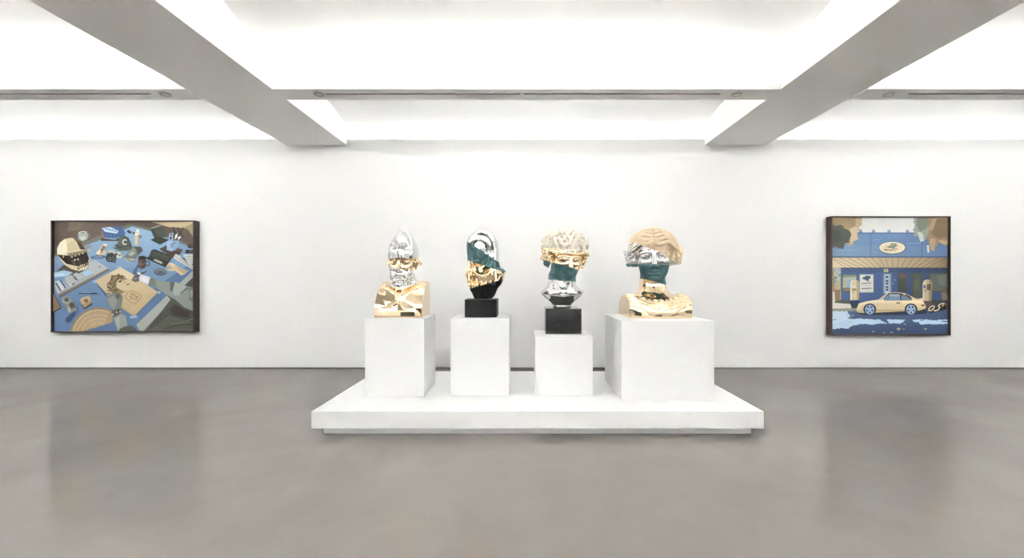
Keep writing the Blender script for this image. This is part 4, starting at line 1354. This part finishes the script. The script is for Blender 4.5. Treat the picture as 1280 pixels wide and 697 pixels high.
    cv.ragged([(60, 50), (400, 50), (430, 100), (470, 150), (420, 180), (440, 200), (520, 205), (640, 195), (760, 205), (900, 210), (1060, 210), (1080, 240), (1200, 290), (1190, 300), (1000, 300), (900, 320), (820, 310), (740, 300), (640, 310), (540, 330), (450, 360), (440, 390), (370, 395), (300, 380), (180, 400), (60, 420)], 0xa9cbe2, 9, 4, 26)
    P([(60, 60), (390, 60), (400, 220), (60, 330)], 0xb5d3e8)
    Ln([(120, 220), (185, 218)], 14, 0x54677e); Ln([(350, 332), (375, 328)], 10, 0x6b84a0); Ln([(425, 262), (480, 262)], 9, 0x6b84a0)
    cv.ragged([(480, 130), (545, 118), (550, 138), (500, 148)], 0x7797bd, 5, 7, 20)
    cv.ragged([(1180, 215), (1280, 212), (1420, 215), (1560, 215), (1500, 275), (1430, 300), (1330, 280), (1240, 300), (1210, 245)], 0xa9cbe2, 8, 8, 24)
    cv.frame(R8)
    cv.ragged([(470, 205), (640, 200), (900, 215), (1140, 200), (1140, 285), (950, 285), (750, 290), (640, 295), (590, 260), (500, 240)], 0xaed0e6, 8, 5, 22)
    Ln([(610, 215), (670, 215)], 16, 0x4b668f); Ln([(1030, 235), (1140, 238)], 16, 0x3e5680); Ln([(400, 275), (460, 265)], 22, 0x3a4f7a); cv.ragged([(500, 250), (590, 240), (600, 270), (530, 275)], 0x4b668f, 6, 6, 14)
    for x, y, rx, ry, c in ((215, 380, 34, 24, 0xb3a272), (300, 380, 28, 8, 0x7f98b0), (720, 378, 28, 13, 0xb9a885), (550, 328, 26, 9, 0x2d3d52), (330, 290, 22, 10, 0xa39a6f), (85, 440, 34, 9, 0x97a3ae), (-60, 450, 30, 6, 0x9db3c6), (-260, 425, 24, 8, 0xb9b59a)):
        cv.blob(x, y, rx, ry, c, int(x) + 500, 11, .35)
    # pumps
    cv.frame(R5)
    P([(300, 465), (435, 465), (430, 530), (305, 530)], 0x24345a); P([(310, 530), (425, 530), (420, 575), (320, 575)], 0x30363a)
    P([(300, 460), (302, 220), (320, 180), (370, 168), (415, 180), (432, 220), (428, 460)], 0xd3c08f); P([(390, 180), (415, 182), (432, 220), (428, 460), (395, 460)], 0xb29c68); P([(302, 220), (318, 182), (345, 175), (325, 240), (322, 460), (300, 460)], 0xe0d3aa)
    P([(325, 240), (385, 238), (385, 290), (325, 292)], 0xaeb0a0); P([(332, 246), (352, 246), (352, 284), (332, 284)], 0xdcdcd0); P([(360, 246), (380, 246), (380, 284), (360, 284)], 0xdcdcd0)
    P([(322, 295), (388, 293), (388, 325), (322, 327)], 0x9d8552); P([(340, 335), (355, 335), (352, 365), (342, 365)], 0x8d7544); Ln([(335, 435), (362, 435)], 9, 0x6e5c38); Ln([(330, 212), (360, 212)], 6, 0xa08a58)
    cv.frame(R6)
    P([(520, 470), (645, 470), (640, 560), (530, 560)], 0x5f4c38)
    P([(510, 470), (512, 215), (535, 175), (590, 162), (630, 175), (652, 220), (640, 470)], 0xb59d74); P([(600, 165), (632, 176), (652, 220), (640, 470), (600, 470)], 0x8f7753); P([(512, 215), (535, 176), (560, 170), (545, 300), (540, 470), (510, 470)], 0xc7b189)
    P([(572, 235), (632, 232), (630, 320), (570, 312)], 0x4f402f); P([(520, 245), (552, 242), (552, 290), (522, 290)], 0x3f5c93); Ln([(545, 310), (556, 340)], 12, 0x4a3b2a); Ln([(575, 262), (628, 262)], 5, 0x8a7650); Ln([(574, 288), (628, 290)], 5, 0x8a7650)
    # pale coupe
    cv.frame(R3)
    P([(350, 372), (1010, 350), (1010, 385), (820, 398), (450, 400), (370, 388)], 0x1f2a45)
    P([(348, 352), (372, 292), (450, 270), (560, 255), (600, 222), (642, 192), (720, 186), (800, 196), (850, 218), (905, 245), (968, 252), (985, 285), (1000, 315), (1002, 335), (960, 352), (940, 355), (540, 375), (420, 378), (362, 374)], 0xd2bb84)
    P([(375, 292), (450, 270), (560, 256), (600, 262), (820, 268), (900, 262), (968, 262), (982, 290), (700, 288), (500, 286), (380, 305)], 0xe0cd9c)
    P([(350, 345), (430, 330), (540, 345), (800, 345), (930, 335), (1002, 325), (1002, 337), (940, 356), (540, 376), (420, 380), (362, 375)], 0xbfa66c)
    P([(372, 292), (400, 300), (395, 345), (352, 350)], 0xdbc792); Ln([(375, 330), (410, 318)], 4, 0xa8905a)
    P([(574, 258), (612, 222), (645, 196), (720, 192), (800, 202), (850, 222), (875, 248), (860, 262), (640, 264)], 0x3d3b2e)
    P([(612, 258), (636, 222), (660, 204), (756, 206), (762, 260), (640, 262)], 0x6583a8); P([(660, 206), (756, 208), (756, 225), (652, 222)], 0x8aa3bd)
    P([(770, 214), (815, 222), (862, 252), (850, 260), (772, 260)], 0x5b7799); P([(578, 256), (612, 222), (632, 206), (610, 250)], 0x7d98b8)
    Ln([(648, 194), (600, 252)], 5, 0xcdb783); Ln([(657, 204), (644, 262)], 4, 0x2e2c25)
    O(597, 258, 12, 7, 0xe8dab0); P([(724, 280), (760, 280), (758, 292), (726, 292)], 0x5a4a28)
    Ln([(556, 262), (545, 300), (548, 345)], 2.5, 0xb09a62); Ln([(764, 262), (775, 300), (760, 340)], 2.5, 0xb09a62); Ln([(545, 352), (800, 352)], 3, 0xa58c55)
    P([(900, 246), (968, 240), (975, 250), (920, 256)], 0xb49e66); P([(958, 305), (985, 298), (992, 312), (962, 320)], 0x5b4a2c); Ln([(955, 256), (972, 244)], 6, 0xe9e0c6)
    O(800, 205, 12, 6, 0xe6d7ae)
    for cx in (476, 862):
        O(cx, 345, 60, 54, 0x20263a, n=28); P([(cx - 60, 345), (cx - 52, 316), (cx + 52, 316), (cx + 60, 345)], 0x20263a)
        O(cx, 348, 44, 45, 0x7695c2, n=28); O(cx, 348, 38, 39, 0x55719e, n=28)
        for a in range(5):
            t = math.radians(-90 + 72 * a)
            P([(cx + 8 * math.cos(t + 1.5), 348 + 8 * math.sin(t + 1.5)), (cx + 36 * math.cos(t + .22), 348 + 37 * math.sin(t + .22)), (cx + 36 * math.cos(t - .22), 348 + 37 * math.sin(t - .22)), (cx + 8 * math.cos(t - 1.5), 348 + 8 * math.sin(t - 1.5))], 0x8fb0dc)
            O(cx + 23 * math.cos(t + .63), 348 + 23 * math.sin(t + .63), 7.5, 8, 0x1c2744, n=9)
        cv.ring(cx, 348, 41, 42, 5, 0x93b3de); O(cx, 348, 8, 8, 0x6f8fbd, n=10)
    # slanted number standing on the ground
    P([(1022, 362), (1180, 290), (1200, 345), (1040, 382)], 0x2c241d)
    cv.ring(1055, 338, 33, 17, 15, 0x6b5227, -38); cv.ring(1053, 335, 31, 15, 7, 0xe6dcc0, -38)
    five = [(1175, 292), (1135, 300), (1118, 318), (1132, 330), (1120, 350), (1090, 362), (1078, 358)]
    Ln(five, 15, 0x6b5227); Ln([(x - 2, y - 3) for x, y in five], 8, 0xe9e0c8); Ln([(1150, 318), (1172, 300)], 8, 0xcbb98c)
    # oval sign with a flying horse
    cv.frame(R9)
    O(715, 350, 392, 185, 0x3f4f5c, n=40); O(715, 347, 372, 166, 0xd9d0a8, n=40); O(725, 350, 320, 136, 0xd4bf93, n=36)
    P([(515, 365), (530, 330), (560, 305), (600, 300), (630, 320), (640, 280), (700, 255), (680, 215), (770, 225), (880, 232), (820, 260), (900, 290), (860, 310), (820, 315), (790, 345), (850, 365), (885, 410), (865, 415), (830, 380), (780, 370), (800, 410), (835, 460), (815, 462), (770, 400), (740, 365), (670, 360), (630, 355), (590, 370), (600, 345), (570, 320), (540, 345)], 0x67705a)
    P([(680, 240), (790, 250), (750, 300), (680, 290)], 0x7d8570)
    cv.text('MOBILGAS', 490, 432, 262, 42, 13, 0x6e5340)
    # autumn crowns at the upper corners
    cv.frame(R1)
    cv.ragged([(120, 60), (460, 60), (455, 110), (465, 140), (430, 170), (450, 195), (415, 225), (420, 270), (430, 300), (380, 320), (375, 355), (320, 365), (280, 330), (250, 260), (200, 200), (120, 170)], 0xb0986a, 12, 11, 16)
    cv.ragged([(130, 60), (400, 60), (390, 140), (330, 190), (260, 180), (130, 150)], 0xa08657, 10, 12, 16)
    cv.ragged([(340, 170), (430, 180), (410, 260), (420, 300), (345, 340), (330, 240)], 0xc0aa7c, 9, 13, 14)
    cv.ragged([(300, 80), (390, 70), (400, 160), (350, 180)], 0x92784e, 8, 14, 14)
    cv.ragged([(120, 150), (180, 160), (240, 150), (270, 190), (320, 205), (355, 250), (330, 290), (330, 340), (270, 350), (260, 405), (215, 400), (170, 385), (120, 410)], 0x4d5448, 10, 15, 14)
    cv.ragged([(130, 200), (230, 220), (260, 300), (190, 340), (130, 330)], 0x414840, 8, 16, 14)
    cv.frame(R2)
    cv.ragged([(340, 60), (500, 60), (490, 260), (440, 330), (400, 320), (375, 270), (325, 265), (335, 220), (315, 200), (340, 150), (320, 120)], 0x87907f, 10, 21, 14)
    cv.ragged([(370, 60), (480, 60), (470, 180), (400, 220), (360, 160)], 0x6a7566, 9, 22, 14)
    cv.ragged([(370, 225), (430, 240), (440, 320), (400, 330), (380, 270)], 0xb0bdb6, 7, 23, 12)
    cv.ragged([(475, 60), (700, 60), (700, 360), (660, 370), (620, 340), (570, 370), (555, 430), (500, 420), (495, 330), (470, 300), (490, 200)], 0x8c7152, 10, 24, 14)
    cv.ragged([(560, 90), (700, 80), (700, 280), (600, 300), (520, 250)], 0x75603f, 10, 25, 14)
    cv.ragged([(500, 290), (560, 300), (555, 425), (505, 415)], 0xa8885a, 6, 26, 12)
    cv.ragged([(590, 310), (690, 320), (680, 365), (620, 345)], 0xb2945f, 6, 27, 12)
    cv.ragged([(470, 370), (492, 365), (500, 440), (480, 445)], 0xb9c7cd, 4, 28, 10)
    cv.ragged([(520, 80), (580, 75), (540, 200), (500, 210)], 0xa0855a, 6, 29, 12)
    cv.frame(R0)

hang(63.3, 242.2, 275.3, 415.3, 'dark framed painting of a cluttered blue desk with a helmet and a hand drawing', desk)
hang(1039.4, 1188.6, 270.0, 419.0, 'dark framed square painting of a pale car at a blue filling station', station)
